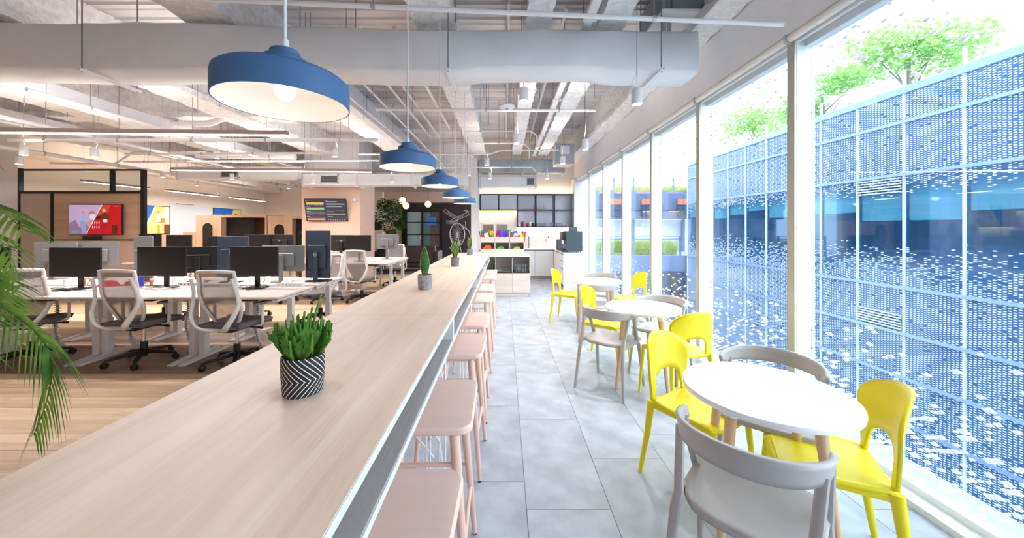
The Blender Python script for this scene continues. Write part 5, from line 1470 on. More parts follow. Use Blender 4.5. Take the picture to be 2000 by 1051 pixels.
# grey column with alarm bells, far left
b = MB(); b.box(-12.0, -11.0, 7.7, 8.1, 0, 4.1); tag(b.build('wall_column', mat('pale grey column', (206, 196, 188), .7)), kind='structure')
for k, z in enumerate((2.29, 2.02)):
    t = thing('alarm_bell', 'round red fire alarm bell on the far left column, ' + ['upper', 'lower'][k], 'alarm', (-11.13, 7.66, z), group='red fire alarm bells')
    b = MB(); b.lathe([(.001, -.04), (.05, -.035), (.10, -.02), (.105, 0), (.001, 0)], n=24, M=Matrix.Rotation(R(-90), 4, 'X')); b.build('gong', mat('red enamel', (170, 30, 26), .4), t)
    b = MB(); b.cbox((0, .02, 0), (.08, .04, .08)); b.build('backbox', mat('red enamel', (170, 30, 26), .4), t)

# ================================================================ WALL SCREEN ON THE SALMON WALL
t = thing('wall_dashboard', 'tilted wall screen with dark dashboard charts on the salmon wall', 'television', (-4.90, 9.86, 1.99))
t.rotation_euler = (R(13), 0, R(3))
W, H = 1.12, .62
b = MB(); b.box(-W / 2, W / 2, -.012, .02, -H / 2, H / 2); b.build('casing', M_BLACK, t, bevel=.003)
b = MB(); b.box(-.1, .1, .02, .13, -.1, .1); b.build('wall_mount', M_BLACK, t)
w2, h2 = W / 2 - .012, H / 2 - .012
def poly2(pts, c, d, nm): return flat_poly(t, [(-w2 + 2 * w2 * u, h2 - 2 * h2 * v) for u, v in pts][::-1], -.0125 - .0004 * d, em(nm, c, .8), 'chart_area')
def rect(u0, v0, u1, v1): return [(u0, v0), (u1, v0), (u1, v1), (u0, v1)]
poly2(rect(0, 0, 1, 1), (44, 46, 62), 1, 'dashboard ground')
poly2(rect(.03, .14, .46, .24), (206, 160, 70), 2, 'chart amber'); poly2(rect(.03, .38, .46, .48), (126, 170, 120), 2, 'chart green')
poly2(rect(.02, .56, .46, .68), (92, 80, 82), 2, 'chart grey'); poly2(rect(.03, .90, .46, .97), (206, 140, 120), 2, 'chart salmon'); poly2(rect(.03, .84, .46, .89), (96, 76, 76), 2, 'chart brown')
poly2(rect(.51, .20, .96, .235), (236, 214, 222), 2, 'chart white'); poly2(rect(.51, .67, .96, .70), (220, 214, 120), 2, 'chart yellow')
for k in range(8):
    for v0 in (.255, .49, .72): poly2(rect(.05 + .052 * k, v0, .07 + .052 * k, v0 + .02), (180, 184, 196), 3, 'chart ticks')
    poly2(rect(.535 + .055 * k, .52 - .02 - .05 * ((k * 3) % 3), .545 + .055 * k, .52), (206, 176, 180), 3, 'chart spikes')
    poly2(rect(.53 + .055 * k, .955, .55 + .055 * k, .975), (200, 200, 190), 3, 'chart ticks b')
for (u0, v0, u1) in ((.02, .05, .06), (.02, .31, .12), (.02, .555, .12), (.02, .79, .1), (.51, .06, .55), (.51, .095, .78), (.51, .33, .9), (.51, .56, .70), (.53, .80, .66)):
    poly2(rect(u0, v0, u1, v0 + .018), (176, 180, 200), 4, 'chart captions')
t = thing('dome_sensor', 'small round white sensor high on the salmon wall', 'sensor', (-4.17, 9.985, 2.28))
b = MB(); b.sphere((0, -.03, 0), .05, 16, 10); b.build('dome', M_WHITE, t)
b = MB(); b.cbox((0, -.004, 0), (.10, .018, .10)); b.build('backplate', M_WHITE, t)

# ================================================================ BOOTHS at the back left
YB2 = 11.0
def booth(lab, x0, x1, zt):
    t = thing('work_booth', lab, 'booth', ((x0 + x1) / 2, YB2, 0), group='oak work booths')
    wd = x1 - x0; fw = wd * .36            # arched front panel on the left, open cabin at right
    # front panel with a pill opening
    def pill(cx, hw, za, zb, n=8):
        pts = []
        for k in range(n + 1): a = math.pi * k / n; pts.append((cx + hw * math.cos(a), zb - hw + hw * math.sin(a)))
        for k in range(n + 1): a = math.pi + math.pi * k / n; pts.append((cx + hw * math.cos(a), za + hw + hw * math.sin(a)))
        return pts
    b = MB(); b.box(x0, x0 + fw, YB2, YB2 + .05, 0, zt); b.build('front_panel', M_OAKW, t, world=True)
    b = MB(); b.box(x0 + fw, x1, YB2, YB2 + .9, zt - .08, zt); b.build('roof_panel', M_OAKW, t, world=True)
    b = MB(); b.box(x1 - .05, x1, YB2, YB2 + .9, 0, zt - .0801); b.build('side_panel', M_OAKW, t, world=True)
    b = MB(); b.box(x0 + fw - .05, x0 + fw, YB2 + .051, YB2 + .9, 0, zt); b.build('side_panel', M_OAKW, t, world=True)
    b = MB(); b.box(x0 + fw, x1 - .0501, YB2 + .85, YB2 + .9, 0, zt - .0801); b.build('back_panel', mat('booth brown inside', (120, 92, 78), .7), t, world=True)
    b = MB(); b.box(x0 + fw + .001, x0 + fw + wd * .40, YB2 + .2, YB2 + .25, .6, zt - .1); b.build('felt_panel', mat('black felt', (30, 30, 34), .9), t, world=True)
    p = pill(x0 + fw * .48, .17, .75, zt - .22)
    b = MB(); b.prism([(q[0], q[1]) for q in p], 0, .012, M=Matrix.Translation((0, YB2 - .002, 0)) @ Matrix.Rotation(R(90), 4, 'X')); b.build('pill_window_rim', mat('rim pale oak', (222, 190, 160), .5), t, world=True)
    p = pill(x0 + fw * .48, .15, .78, zt - .25)
    b = MB(); b.prism([(q[0], q[1]) for q in p], 0, .008, M=Matrix.Translation((0, YB2 - .0142, 0)) @ Matrix.Rotation(R(90), 4, 'X')); b.build('pill_window', mat('black booth glass', (28, 28, 30), .3), t, world=True)
    p = pill(x1 - .05 - wd * .12, .14, .9, zt - .22)
    b = MB(); b.prism([(q[0], q[1]) for q in p], 0, .01, M=Matrix.Translation((0, YB2 + .849, 0)) @ Matrix.Rotation(R(90), 4, 'X')); b.build('pill_opening', M_WARM, t, world=True)
booth('oak work booth with a black pill window, left one', -9.47, -7.30, 1.90)
booth('oak work booth with a black pill window, partly behind the salmon wall', -7.25, -5.2, 1.86)
t = thing('stepped_screen', 'low stepped oak screen left of the booths', 'partition', (-10.3, YB2, 0))
b = MB(); b.box(-9.87, -9.48, YB2, YB2 + .05, 0, 1.37); b.build('tall_panel', M_OAKW, t, world=True)
b = MB(); b.box(-11.6, -9.88, YB2, YB2 + .05, 0, 1.27); b.build('low_panel', M_OAKW, t, world=True)
# whiteboard and pictures on the left wall
t = thing('whiteboard', 'large glossy whiteboard on the left wall behind the booths', 'whiteboard', (-11.98, 13.7, 1.8))
b = MB(); b.box(-11.995, -11.97, 12.85, 14.6, 1.15, 2.36); b.build('board', mat('whiteboard surface', (222, 228, 234), .15), t, world=True)
b = MB(); b.box(-11.995, -11.95, 13.1, 13.8, 2.37, 2.39); b.build('clip_rail', M_SILVER, t, world=True)
def wall_picture(lab, y0, y1, z0, z1, polys):
    t = thing('wall_display', lab, 'picture', (-11.98, (y0 + y1) / 2, z0))
    b = MB(); b.box(-11.995, -11.965, y0, y1, z0, z1); b.build('frame', M_BLACK, t, world=True)
    for k, (c, pts, nm) in enumerate(polys):
        b = MB(); b._add([(-11.9645 + .0006 * k, y0 + .02 + (y1 - y0 - .04) * u, z1 - .02 - (z1 - z0 - .04) * v) for u, v in pts][::-1], [tuple(range(len(pts)))]); b.build('picture_area', em(nm, c, .7), t, world=True, smooth=0)
wall_picture('blue and yellow wall display with a person, right of the partition', 11.95, 12.82, 1.28, 2.26,
    [((206, 200, 110), rect(0, 0, 1, 1), 'art olive'), ((24, 104, 186), [(0, 0), (.36, 0), (.05, .55), (0, .6)], 'art blue'), ((246, 244, 240), [(.36, 0), (.42, 0), (.12, .6), (.05, .6)], 'art white'), ((232, 226, 206), [(.8, 0), (1, 0), (1, .6), (.62, .5)], 'art cream'),
     ((190, 140, 50), rect(.45, .42, .8, .62), 'art ochre'), ((190, 200, 232), [(.45, .28), (.6, .26), (.62, .55), (.42, .6)], 'art shirt'), ((196, 150, 122), ell(.52, .2, .05, .06), 'art face'), ((222, 216, 190), rect(0, .62, 1, .65), 'art shelf'), ((204, 206, 140), rect(0, .65, .72, 1), 'art green'), ((226, 214, 110), rect(.12, .66, .22, 1), 'art yellow stripe'),
     ((196, 168, 50), rect(.46, .66, .58, 1), 'art gold stripe'), ((122, 66, 40), rect(.76, .66, 1, 1), 'art brown')])
wall_picture('blue wall display with two heads showing above the booth', 14.75, 16.3, 1.3, 2.33,
    [((24, 90, 180), rect(0, 0, .7, 1), 'art2 blue'), ((196, 186, 90), [(.7, 0), (1, 0), (1, 1), (.5, 1)], 'art2 olive'), ((60, 40, 36), ell(.35, .3, .06, .12), 'art2 hair'), ((60, 40, 36), ell(.8, .3, .06, .12), 'art2 hair')])

# ================================================================ LOUNGE at the back
YD = 17.0
t = thing('sliding_door', 'black framed glass sliding door on the dark lounge wall', 'door', (-4.0, YD, 0))
b = MB(); b.box(-5.2, -3.04, YD + .5, YD + .6, 0, 2.7); b.build('wall_panel', mat('dark brown wall', (58, 50, 50), .7), t, world=True)
for xx in (-4.95, -4.80, -4.02, -3.12): b = MB(); b.box(xx, xx + .07, YD + .38, YD + .48, 0, 2.3); b.build('frame_bar', M_FRAME, t, world=True)
for zz in (.5, 1.15, 1.75, 2.28): b = MB(); b.box(-4.88, -3.12, YD + .40, YD + .45, zz, zz + .035); b.build('glazing_bar', M_FRAME, t, world=True)
b = MB(); b.box(-4.73, -4.02, YD + .46, YD + .47, .03, 2.28); b.build('glass_pane', mat('pale green glass', (176, 200, 190), .2), t, world=True)
b = MB(); b.box(-3.95, -3.6, YD + .46, YD + .47, .03, 2.28); b.build('glass_pane', mat('grey green glass', (120, 138, 136), .2), t, world=True)
b = MB(); b.box(-3.599, -3.12, YD + .46, YD + .47, .03, 2.28); b.build('curtain', mat('brown curtain', (112, 92, 84), .8, var=.2, scale=12, stretch=(6, 1, .2)), t, world=True)
b = MB(); b.box(-3.80, -3.32, YD + .455, YD + .459, 1.62, 2.02); b.build('screen', em('lounge screen blue', (50, 110, 170), .7), t, world=True)
b = MB(); b.tube([(-4.08, YD + .37, .95), (-4.08, YD + .37, 1.12)], .012, 8); b.build('handle', M_CHROME, t, world=True)
b = MB(); b.box(-5.12, -4.98, YD + .3, YD + .48, 0, 2.7); b.build('moss_strip', mat('moss strip', (126, 128, 52), .9, var=.3, scale=30), t, world=True)
# mural of signposts and a big wheel, drawn in white lines on the dark wall
t = thing('line_mural', 'white line mural of a ferris wheel and signposts on the dark wall', 'mural', (-1.6, 17.38, 1.5))
M_LINE = mat('white mural paint', (226, 216, 208), .7)
YM = 17.385
def pm_(px, py): return ((px - 985) / 700 * YM, YM, 1.5 - (py - 445) / 700 * YM)
def line(pts, wd=.02):
    b = MB()
    for a, c in zip(pts[:-1], pts[1:]): b.bar(a, c, .006, wd, (0, 1, 0)) if False else b.tube([a, c], wd / 2, 4)
    b.build('painted_line', M_LINE, t, world=True)
cxp, cyp, rx_, ry_ = 893, 458, 14.5, 22
ring = [pm_(cxp + rx_ * math.cos(a / 24 * 2 * math.pi), cyp + ry_ * math.sin(a / 24 * 2 * math.pi)) for a in range(25)]
line(ring, .05)
for a in range(0, 24, 1):
    b = MB(); b.tube([pm_(cxp, cyp), ring[a]], .006, 4); b.build('painted_line', M_LINE, t, world=True)
line([pm_(893, 458), pm_(886, 492)], .035); line([pm_(893, 458), pm_(901, 492)], .035)
for (a, c, txt, ang) in (((868, 411), (894, 428), 'KENNEDY', -33), ((882, 432), (915, 417), 'STANLEY', 24), ((872, 434), (893, 434), 'CENTRAL', 0)):
    ax, az = pm_(*a)[0], pm_(*a)[2]; bx_, bz = pm_(*c)[0], pm_(*c)[2]
    d = Vector((bx_ - ax, 0, bz - az)); L = d.length; d.normalize(); nn = Vector((-d.z, 0, d.x)) * .075
    A = Vector((ax, YM, az)); B = Vector((bx_, YM, bz))
    line([A + nn, B + nn, B - nn, A - nn, A + nn], .018)
    o = text_mesh('painted_text', txt, .11, M_LINE, t, tuple((A + B) / 2 - t.location), (R(90), -math.atan2(d.z, d.x), 0))
line([pm_(909, 432), pm_(910, 445), pm_(916, 452), pm_(918, 460)], .03); line([pm_(906, 411), pm_(912, 412), pm_(916, 414)], .03); line([pm_(905, 440), pm_(911, 450)], .03)
# globe pendants
for k, (px, py, lab) in enumerate(((786, 392, 'round glowing globe pendant beside the ficus, upper'), (793, 402, 'round glowing globe pendant beside the ficus, lower'), (836, 399, 'round glowing globe pendant right, before the lounge door'))):
    p = P(px, py, 13.2 + .5 * k); t = thing('globe_pendant', lab, 'lamp', p, group='globe pendants in the lounge')
    b = MB(); b.sphere((0, 0, 0), .125, 20, 12); b.build('globe', mat('glowing globe', (255, 240, 200), .4, emit=(255, 220, 150), es=1.6), t)
    b = MB(); b.tube([(0, 0, .12), (0, 0, 4.07 - p.z)], .006, 6); b.build('cord', M_BLACK, t)
# ficus
M_FIC = leafmat('ficus dark leaves', (22, 48, 20), (64, 100, 38))
t = thing('ficus_tree', 'bushy dark green ficus tree beside the salmon wall', 'potted plant', (-3.85, 11.9, 0))
b = MB(); b.lathe([(.001, 0), (.2, 0), (.24, .4), (.22, .42), (.2, .38), (.001, .36)], n=24); b.build('pot', mat('dark planter', (46, 46, 50), .6), t)
b = MB()
for k in range(5): a = k * 1.25; b.tube(curve_pts([(.04 * math.cos(a), .04 * math.sin(a), .36), (.05 * math.cos(a + 1), .05 * math.sin(a + 1), 1.0), (.22 * math.cos(a), .22 * math.sin(a), 1.8)], 4), [.022, .02, .018, .016, .014, .012, .01, .008, .006], 6)
b.build('trunk', M_BARK, t)
random.seed(31); b = MB()
for (dx, dz, r_) in ((0, 2.1, .35), (-.25, 1.8, .3), (.28, 1.85, .32), (0, 1.55, .32), (-.15, 2.25, .25), (.2, 2.2, .3), (.12, 1.25, .2), (.38, 1.6, .2), (-.38, 1.55, .16)):
    leafball(b, (dx, 0, dz), r_, r_, r_ * .9, 260, .045)
tag(b.build('foliage', M_FIC, t, smooth=0), kind='stuff')
t = thing('small_shrub', 'small green shrub between the booth and the salmon wall', 'potted plant', (-5.82, 10.4, 0))
b = MB(); b.lathe([(.001, 0), (.12, 0), (.14, .3), (.001, .28)], n=18); b.build('pot', mat('dark planter', (46, 46, 50), .6), t)
b = MB(); leafball(b, (0, 0, 1.25), .14, .14, .25, 350, .035); leafball(b, (0, 0, .9), .15, .15, .3, 250, .035); tag(b.build('foliage', M_FIC, t, smooth=0), kind='stuff')
b = MB(); b.tube([(0, 0, .28), (0, 0, 1.2)], .012, 6); b.build('trunk', M_BARK, t)
# sofa
t = thing('lounge_sofa', 'dark brown leather sofa with cushions in the lounge', 'sofa', (-3.35, 12.6, 0))
M_SOF = mat('dark brown leather', (52, 38, 38), .5)
def sb(nm, *a, bv=.04): b = MB(); b.box(*a); b.build(nm, M_SOF, t, bevel=bv)
sb('seat_base', -1.0, 1.0, -.4, .45, .14, .42); sb('backrest', -1.0, 1.0, -.45, -.22, .3, .88); sb('armrest', -1.1, -.9, -.45, .45, .14, .7); sb('armrest', .9, 1.1, -.45, .45, .14, .7)
for k in (-1, 1): b = MB(); b.cbox((k * .45, -.05, .62), (.5, .2, .42), rx=.25); b.build('cushion', mat('brown cushion', (70, 52, 50), .8), t, bevel=.06)
for xx in (-.95, .95):
    for yy in (-.38, .38): b = MB(); b.tube([(xx, yy, 0), (xx, yy, .15)], .02, 8); b.build('leg', M_BLACK, t)

# ================================================================ KITCHEN
# wooden island with cubbies
IX0, IX1, IY0, IY1 = -.55, .565, 7.78, 8.5
t = thing('serving_island', 'pale ash island with open cubbies and drawers at the counter end', 'cabinet', (0, IY0 + .3, 0))
def kb(nm, m, *a, bevel=None): b = MB(); b.box(*a); return b.build(nm, m, t, world=True, smooth=0)
kb('plinth', M_ISLAND, IX0 + .04, IX1 - .04, IY0 + .04, IY1, 0, .09)
kb('worktop', M_WHITE, IX0, IX1, IY0, IY1, .868, .892)
kb('side_panel', M_ISLAND, IX1 - .018, IX1 - .001, IY0 + .001, IY1, .0901, .8679); kb('side_panel', M_ISLAND, IX0 + .001, IX0 + .018, IY0 + .001, IY1, .0901, .8679)
kb('back_panel', M_ISLAND, IX0 + .0181, IX1 - .0181, IY0 + .5, IY0 + .52, .0901, .8679)
kb('shelf', M_BLACK, IX0 + .0181, IX1 - .0181, IY0 + .002, IY0 + .499, .515, .528)
kb('top_rail', M_BLACK, IX0 + .0181, IX1 - .0181, IY0 + .002, IY0 + .03, .855, .8679)
for xx in (-.19, .175): kb('divider', M_WOODREC, xx - .008, xx + .008, IY0 + .002, IY0 + .499, .529, .854)
for (a, c) in ((IX0 + .02, -.192), (-.188, .173), (.177, IX1 - .02)): kb('drawer_front', M_ISLAND, a, c, IY0 + .002, IY0 + .02, .093, .513)
def crate(x, lab, m):
    q = thing('wire_basket', lab, 'basket', (x, IY0 + .16, .529)); 
    for dz in (.0, .06, .12, .16):
        b = MB(); b.tube([(-.14, -.1, .005 + dz), (.14, -.1, .005 + dz), (.14, .1, .005 + dz), (-.14, .1, .005 + dz), (-.14, -.1, .005 + dz)], .003, 5); b.build('hoop', M_CHROME, q)
    for k in range(8):
        b = MB(); b.tube([(-.14 + .04 * k, -.1, .005), (-.14 + .04 * k, -.1, .165)], .0025, 5); b.build('wire', M_CHROME, q)
crate(.37, 'chrome wire basket of jars in the right cubby of the island', None)
for k in range(4):
    q = thing('glass_jar', 'clear glass jar inside the wire basket, ' + ['far left', 'centre left', 'centre right', 'far right'][k], 'jar', (.37 - .10 + .067 * k, IY0 + .16, .531), group='jars in the wire basket')
    b = MB(); b.lathe([(.001, 0), (.028, 0), (.03, .01), (.03, .12), (.022, .135), (.022, .15)], n=14); b.build('glass', mat('bluish jar glass', (170, 190, 205), .1, trans=.6), q)
q = thing('metal_tray', 'shiny metal tray in the middle cubby of the island', 'tray', (0, IY0 + .18, .529))
b = MB(); b.prism(rrect(.3, .24, .03, 3), .002, .012); b.build('base', M_CHROME, q); b = MB(); b.tube([(p[0], p[1], .04) for p in rrect(.32, .26, .04, 3)] + [(rrect(.32, .26, .04, 3)[0][0], rrect(.32, .26, .04, 3)[0][1], .04)], .005, 5, caps=False); b.tube([(-.15, -.12, .012), (-.155, -.125, .04)], .004, 5).tube([(.15, -.12, .012), (.155, -.125, .04)], .004, 5).tube([(-.15, .12, .012), (-.155, .125, .04)], .004, 5).tube([(.15, .12, .012), (.155, .125, .04)], .004, 5); b.build('rim', M_CHROME, q)
q = thing('green_bottle', 'dark green bottle in the left cubby of the island', 'bottle', (-.26, IY0 + .12, .529)); b = MB(); b.lathe([(.001, 0), (.035, 0), (.037, .01), (.037, .15), (.014, .2), (.014, .25), (.001, .25)], n=14); b.build('body', mat('dark green glass', (36, 90, 84), .15), q)
# snack rack on the island
t = thing('snack_rack', 'tiered wooden snack rack standing on the island', 'rack', (-.1, IY0 + .3, .892))
RY0, RY1 = IY0 + .12, IY0 + .5; rx0, rx1 = -.62 + .09, .435
kb('base_box', M_ISLAND, rx0, rx1, RY0, RY1, .8925, 1.03)
W3 = (rx1 - rx0) / 3
for k in range(4): xx = rx0 + W3 * k; kb('upright', M_ISLAND, max(rx0, xx - .009), min(rx1, xx + .009), RY0 + .02, RY1, 1.0305, 1.6 if k < 2 else 1.42)
for z in (1.165,): kb('tier_board', M_ISLAND, rx0, rx1, RY0 + .018, RY1 - .001, z, z + .012) if False else None
for k in range(3):
    a, c = rx0 + W3 * k + .010, rx0 + W3 * (k + 1) - .010
    kb('bin_front', M_ISLAND, a, c, RY0, RY0 + .012, 1.175, 1.295); kb('bin_base', M_ISLAND, a, c, RY0 + .0121, RY1 - .01, 1.175, 1.185)
    kb('back_board', M_WHITE if k == 2 else M_WOODREC, a, c, RY1 - .009, RY1, 1.0305, 1.295)
    if k < 2: kb('acrylic_back', mat('smoky acrylic', (150, 140, 130), .2), a + .02, c - .03, RY1 - .004, RY1, 1.2955, 1.58)
random.seed(17)
SN = [((200, 30, 40), 'red'), ((30, 90, 190), 'blue'), ((240, 240, 240), 'white'), ((20, 130, 110), 'teal'), ((226, 120, 40), 'orange'), ((170, 60, 70), 'dusty red'), ((96, 40, 170), 'purple'), ((240, 200, 40), 'yellow'), ((200, 40, 120), 'magenta'), ((60, 150, 60), 'green')]
def snack(x, y, z, c, nm, lab, w_=.07, h=.13):
    q = thing('snack_packet', lab, 'snack packet', (x, y, z), R(random.uniform(-25, 25)), group='snack packets on the rack')
    q.rotation_euler = (R(random.uniform(-4, 10)), R(random.uniform(-16, 16)), R(random.uniform(-25, 25)))
    def f(u, v):
        s_ = u * 2 - 1; t_ = v; bul = (1 - s_ ** 4) * math.sin(math.pi * t_) * .02
        return Vector((s_ * w_ / 2 * (1 + .04 * math.sin(v * 30)), -bul, h * t_))
    def g(u, v): p = f(1 - u, v); return Vector((p.x, -p.y, p.z))
    b = MB(); b.grid(f, 6, 8); b.grid(g, 6, 8); b.build('wrapper', mat('wrapper ' + nm, c, .3, var=.25, scale=25), q)
pos = ['left bin', 'middle bin', 'right bin']; pl = ['far left', 'left', 'centre', 'right', 'far right']
pal = [[0, 1, 2, 3, 4], [5, 2, 6, 1, 6], [0, 2, 8, 5, 7]]
for k in range(3):
    for j in range(5):
        c, nm = SN[pal[k][j]]; a = rx0 + W3 * k + .045
        big = (k == 1 and j > 1)
        snack(a + .058 * j, RY0 + .06 + .03 * (j % 2), 1.186, c, nm, '%s snack packet at %s of the rack %s' % (nm, pl[j], pos[k]), .095, random.uniform(.22, .30) if big else random.uniform(.13, .21))
        if j % 2 == 0:
            c2, nm2 = SN[(pal[k][j] + 3) % 10]; snack(a + .058 * j + .02, RY0 + .15, 1.186, c2, nm2, '%s packet behind, %s of the rack %s' % (nm2, pl[j], pos[k]), .10, random.uniform(.2, .27))
def lump(name, lab, x, y, z, w_, h, c, nm):
    q = thing(name, lab, 'packet', (x, y, z)); b = MB(); b.prism([(-w_ / 2, 0), (w_ / 2, 0), (w_ / 2 * .8, h), (-w_ / 2 * .2, h * 1.1), (-w_ / 2 * .8, h * .4)], 0, .14, M=Matrix.Translation((0, .07, 0)) @ Matrix.Rotation(R(90), 4, 'X')); b.build('body', mat('packet ' + nm, c, .5), q, bevel=.004)
lump('orange_packet', 'bright orange packet on the lower tier of the rack', rx0 + .15, RY0 + .12, 1.031, .2, .08, (232, 96, 30), 'orange')
lump('green_box', 'green box on the lower tier, middle compartment', rx0 + W3 + .12, RY0 + .12, 1.031, .17, .055, (86, 186, 40), 'lime')
lump('green_packet', 'green and white packet in the right lower compartment', rx0 + 2 * W3 + .16, RY0 + .12, 1.031, .16, .05, (150, 190, 110), 'pale green')
lump('brown_box', 'dark red brown box in the right lower compartment', rx1 - .07, RY0 + .16, 1.031, .10, .13, (106, 40, 30), 'brown')
# base cabinets: back run and window-side run
def cab_unit(lab, x0, x1, y0, y1, face):
    q = thing('base_cabinet', lab, 'cabinet', ((x0 + x1) / 2, (y0 + y1) / 2, 0), group='white base cabinets')
    B = lambda nm, m, *a: MB().box(*a).build(nm, m, q, world=True, smooth=0)
    if face == 'front':
        B('body', M_WHITE, x0, x1, y0 + .02, y1, .1, .86); B('door', M_WHITE, x0 + .003, x1 - .003, y0, y0 + .018, .105, .835); B('finger_rail', M_BLACK, x0, x1, y0 + .004, y0 + .0199, .84, .858); B('kick', M_WOODREC, x0, x1, y0 + .05, y1, 0, .0999)
    else:
        B('body', M_WHITE, x0 + .02, x1, y0, y1, .1, .86)
        if (y1 < 9.3):
            B('drawer', M_WHITE, x0, x0 + .018, y0 + .003, y1 - .003, .105, .47); B('drawer', M_WHITE, x0, x0 + .018, y0 + .003, y1 - .003, .49, .66); B('drawer', M_WHITE, x0, x0 + .018, y0 + .003, y1 - .003, .68, .835)
            B('finger_rail', M_BLACK, x0 + .004, x0 + .0199, y0, y1, .472, .488); B('finger_rail', M_BLACK, x0 + .004, x0 + .0199, y0, y1, .662, .678)
        else: B('door', M_WHITE, x0, x0 + .018, y0 + .003, y1 - .003, .105, .835)
        B('finger_rail', M_BLACK, x0 + .004, x0 + .0199, y0, y1, .84, .858); B('kick', M_BLACK, x0 + .05, x1, y0 + .02, y1, 0, .0999)
for k in range(4): cab_unit('white base cabinet on the back wall, ' + ['far left', 'left', 'right', 'next to the corner'][k], -.74 + .5425 * k, -.74 + .5425 * (k + 1) - .001, 10.4, 10.99, 'front')
for k in range(3): cab_unit('white base cabinet on the window side, ' + ['front with drawers', 'middle', 'rear'][k], 1.435, 1.975, 8.65 + .58 * k, 8.65 + .58 * (k + 1) - .001, 'side')
t = thing('kitchen_worktop', 'white L-shaped worktop over the base cabinets', 'worktop', (0, 10.7, .86))
kb('back_slab', M_WHITE, -.73, 1.43, 10.385, 10.995, .8605, .89); kb('side_slab', M_WHITE, 1.4305, 1.975, 8.635, 10.995, .8605, .89); kb('end_panel', M_WHITE, 1.42, 1.975, 8.63, 8.6495, 0, .86)
# sink tap, soap dispenser
t = thing('kitchen_tap', 'tall white kitchen tap on the back worktop', 'tap', (.74, 10.85, .89))
b = MB(); b.tube(curve_pts([(0, 0, 0), (0, 0, .28), (0, -.06, .36), (0, -.15, .33), (0, -.16, .27)], 6), .014, 10); b.build('spout', M_SILVER, t)
b = MB(); b.tube([(0, 0, 0), (0, 0, .02)], .03, 14); b.build('base_ring', M_SILVER, t); b = MB(); b.tube([(0, 0, .1), (.07, 0, .13)], .008, 8); b.build('lever', M_SILVER, t)
t = thing('soap_dispenser', 'white oval soap dispenser on the splashback', 'dispenser', (1.34, 10.93, 1.25))
b = MB(); b.sphere((0, 0, 0), .16, 20, 12, (.6, .38, 1)); b.build('shell', M_WHITE, t); b = MB(); b.sphere((0, -.055, -.04), .02, 10, 6); b.build('button', M_SILVER, t)
b = MB(); b.cbox((0, .045, 0), (.1, .04, .2)); b.build('backplate', M_WHITE, t)
# coffee machine and grinder
t = thing('coffee_machine', 'dark grey box-shaped coffee machine by the window', 'coffee machine', (1.68, 9.1, .89))
M_CM = mat('dark slate casing', (70, 84, 92), .35, metal=.2)
b = MB(); b.box(-.16, .26, -.22, .22, .03, .52); b.build('casing', M_CM, t, bevel=.02)
b = MB(); b.box(-.24, -.161, -.2, .2, .3, .5); b.build('brew_head', M_BLACK, t, bevel=.01); b = MB(); b.box(-.24, -.161, -.2, .2, .02, .08); b.build('drip_tray', M_BLACK, t, bevel=.005)
b = MB(); b.box(-.215, -.19, -.08, .08, .2, .3); b.build('spout', M_CHROME, t)
for xx in (-.12, .22):
    for yy in (-.18, .18): b = MB(); b.tube([(xx, yy, 0), (xx, yy, .03)], .015, 8); b.build('foot', M_BLACK, t)
b = MB(); b.box(-.05, .15, -.1, .1, .521, .63); b.build('bean_hopper', mat('smoked hopper', (96, 100, 106), .2), t)
t = thing('milk_cooler', 'small grey milk cooler left of the coffee machine', 'appliance', (1.52, 9.75, .89))
b = MB(); b.box(-.09, .12, -.12, .12, .01, .3); b.build('casing', M_SILVER, t, bevel=.01); b = MB(); b.box(-.098, -.0901, -.1, .1, .03, .28); b.build('door', M_BLACK, t)
b = MB(); b.box(-.08, .11, -.11, .11, 0, .0099); b.build('foot', M_BLACK, t)
# wall cabinets: two closed white, three open black-framed bays in two tiers
t = thing('wall_shelving', 'black steel framed wall shelving with white upper cabinet doors', 'shelf', (.6, 10.8, 1.5))
xs = [-.72 + .555 * k for k in range(6)]; ZA, ZM, ZB_ = 2.50, 2.03, 1.53; YS0, YS1 = 10.68, 10.985
def fbar(p0, p1): b = MB(); b.bar(p0, p1, .028, .028); b.build('frame_bar', M_FRAME, t, world=True, smooth=0)
for yy in (YS0, YS1 - .015):
    for z in (ZA, ZM): fbar((xs[0], yy, z), (xs[5], yy, z))
    fbar((xs[2], yy, ZB_), (xs[5], yy, ZB_))
    for k in range(6): fbar((xs[k], yy, ZM if k < 2 else ZB_), (xs[k], yy, ZA))
for z in (ZA, ZM): kb('shelf_board', M_WHITE, xs[0], xs[5], YS0 + .016, YS1 - .03, z - .008, z + .008)
kb('shelf_board', M_WHITE, xs[2], xs[5], YS0 + .016, YS1 - .03, ZB_ - .008, ZB_ + .008)
M_DOORB = mat('pale blue grey door', (190, 196, 212), .35)
for k in range(2): kb('door', M_DOORB, xs[k] + .016, xs[k + 1] - .016, YS0 + .002, YS0 + .015, ZM + .016, ZA - .016)
kb('back_panel', mat('shelf back lavender', (204, 206, 222), .6), xs[2], xs[5], YS1 - .008, YS1 - .002, ZB_, ZA)
M_STRIP = mat('warm led strip', (255, 220, 160), .4, emit=(255, 196, 110), es=7)
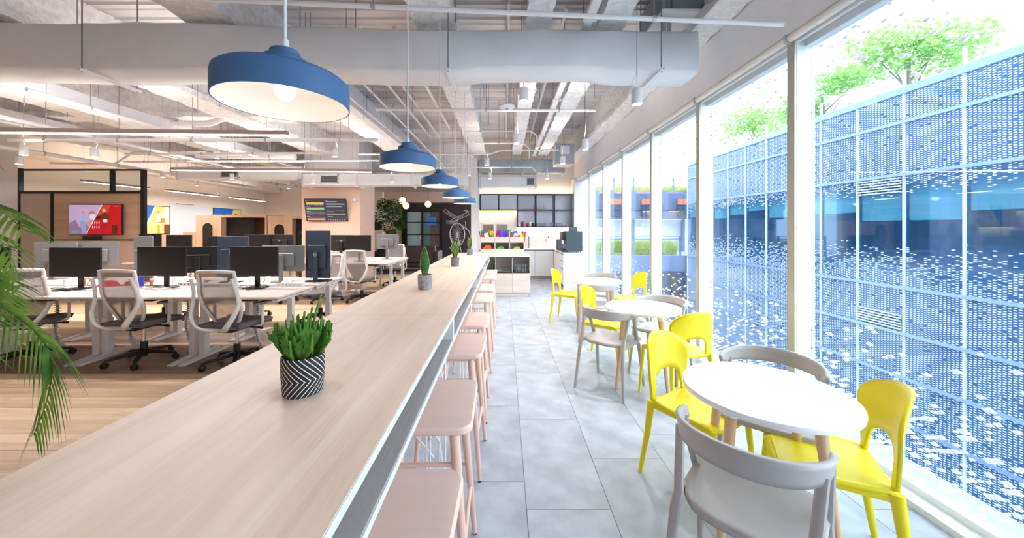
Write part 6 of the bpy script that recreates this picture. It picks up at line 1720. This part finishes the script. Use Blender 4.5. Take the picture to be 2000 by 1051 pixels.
for (x0, x1, z) in ((xs[0], xs[5], ZA + .03), (xs[0], xs[2], ZM - .03), (xs[2], xs[5], ZB_ - .03)):
    kb('led_strip', M_STRIP, x0 + .02, x1 - .02, YS1 - .05, YS1 - .035, z - .008, z + .008)
    al = bpy.data.lights.new('strip_light', 'AREA'); al.shape = 'RECTANGLE'; al.size = x1 - x0; al.size_y = .03; al.energy = 1.6 * (x1 - x0); al.color = (1, .76, .45)
    ao = bpy.data.objects.new('strip_light', al); COL.objects.link(ao); up = z > ZA
    ao.location = ((x0 + x1) / 2, YS1 - .06, z + (.015 if up else -.015)); ao.rotation_euler = (R(180) if up else 0, 0, 0)
cup('red_mug', 'rust red canister on the upper open shelf', .92 + xs[0] - xs[0] + .02, 10.8, .04, .13, mat('rust red', (176, 62, 34), .4), z=ZM + .009)
cup('lime_cup', 'lime green hourglass cup on the upper open shelf', 1.22 - .02, 10.8, .032, .14, mat('lime', (190, 210, 70), .4), z=ZM + .009)
M_GLS = mat('drinking glass', (214, 222, 234), .08, trans=.7)
for k in range(13):
    x = xs[3] + .05 + .075 * k
    if abs(x - xs[4]) < .03: continue
    q = thing('drinking_glass', 'clear drinking glass on the lower shelf, %s in the row' % ['first', 'second', 'third', 'fourth', 'fifth', 'sixth', 'seventh', 'eighth', 'ninth', 'tenth', 'eleventh', 'twelfth', 'thirteenth'][k], 'glass', (x, 10.78, ZB_ + .009), group='drinking glasses on the shelf')
    b = MB(); b.lathe([(.001, 0), (.026, 0), (.032, .11), (.030, .11), (.024, .006), (.001, .006)], n=14); b.build('body', M_GLS, q)
for k, (c, nm) in enumerate((((236, 232, 236), 'white'), ((60, 70, 120), 'navy'), ((224, 150, 170), 'pink'), ((150, 60, 50), 'brick red'), ((236, 232, 236), 'ivory'), ((40, 44, 70), 'black'))):
    cup('mug', '%s cup on the lower left open shelf' % nm, xs[2] + .07 + .08 * k, 10.78, .034, .10 + .05 * (k % 3 == 1), mat('mug ' + nm, c, .35), z=ZB_ + .009)
# wall outlet near counter end
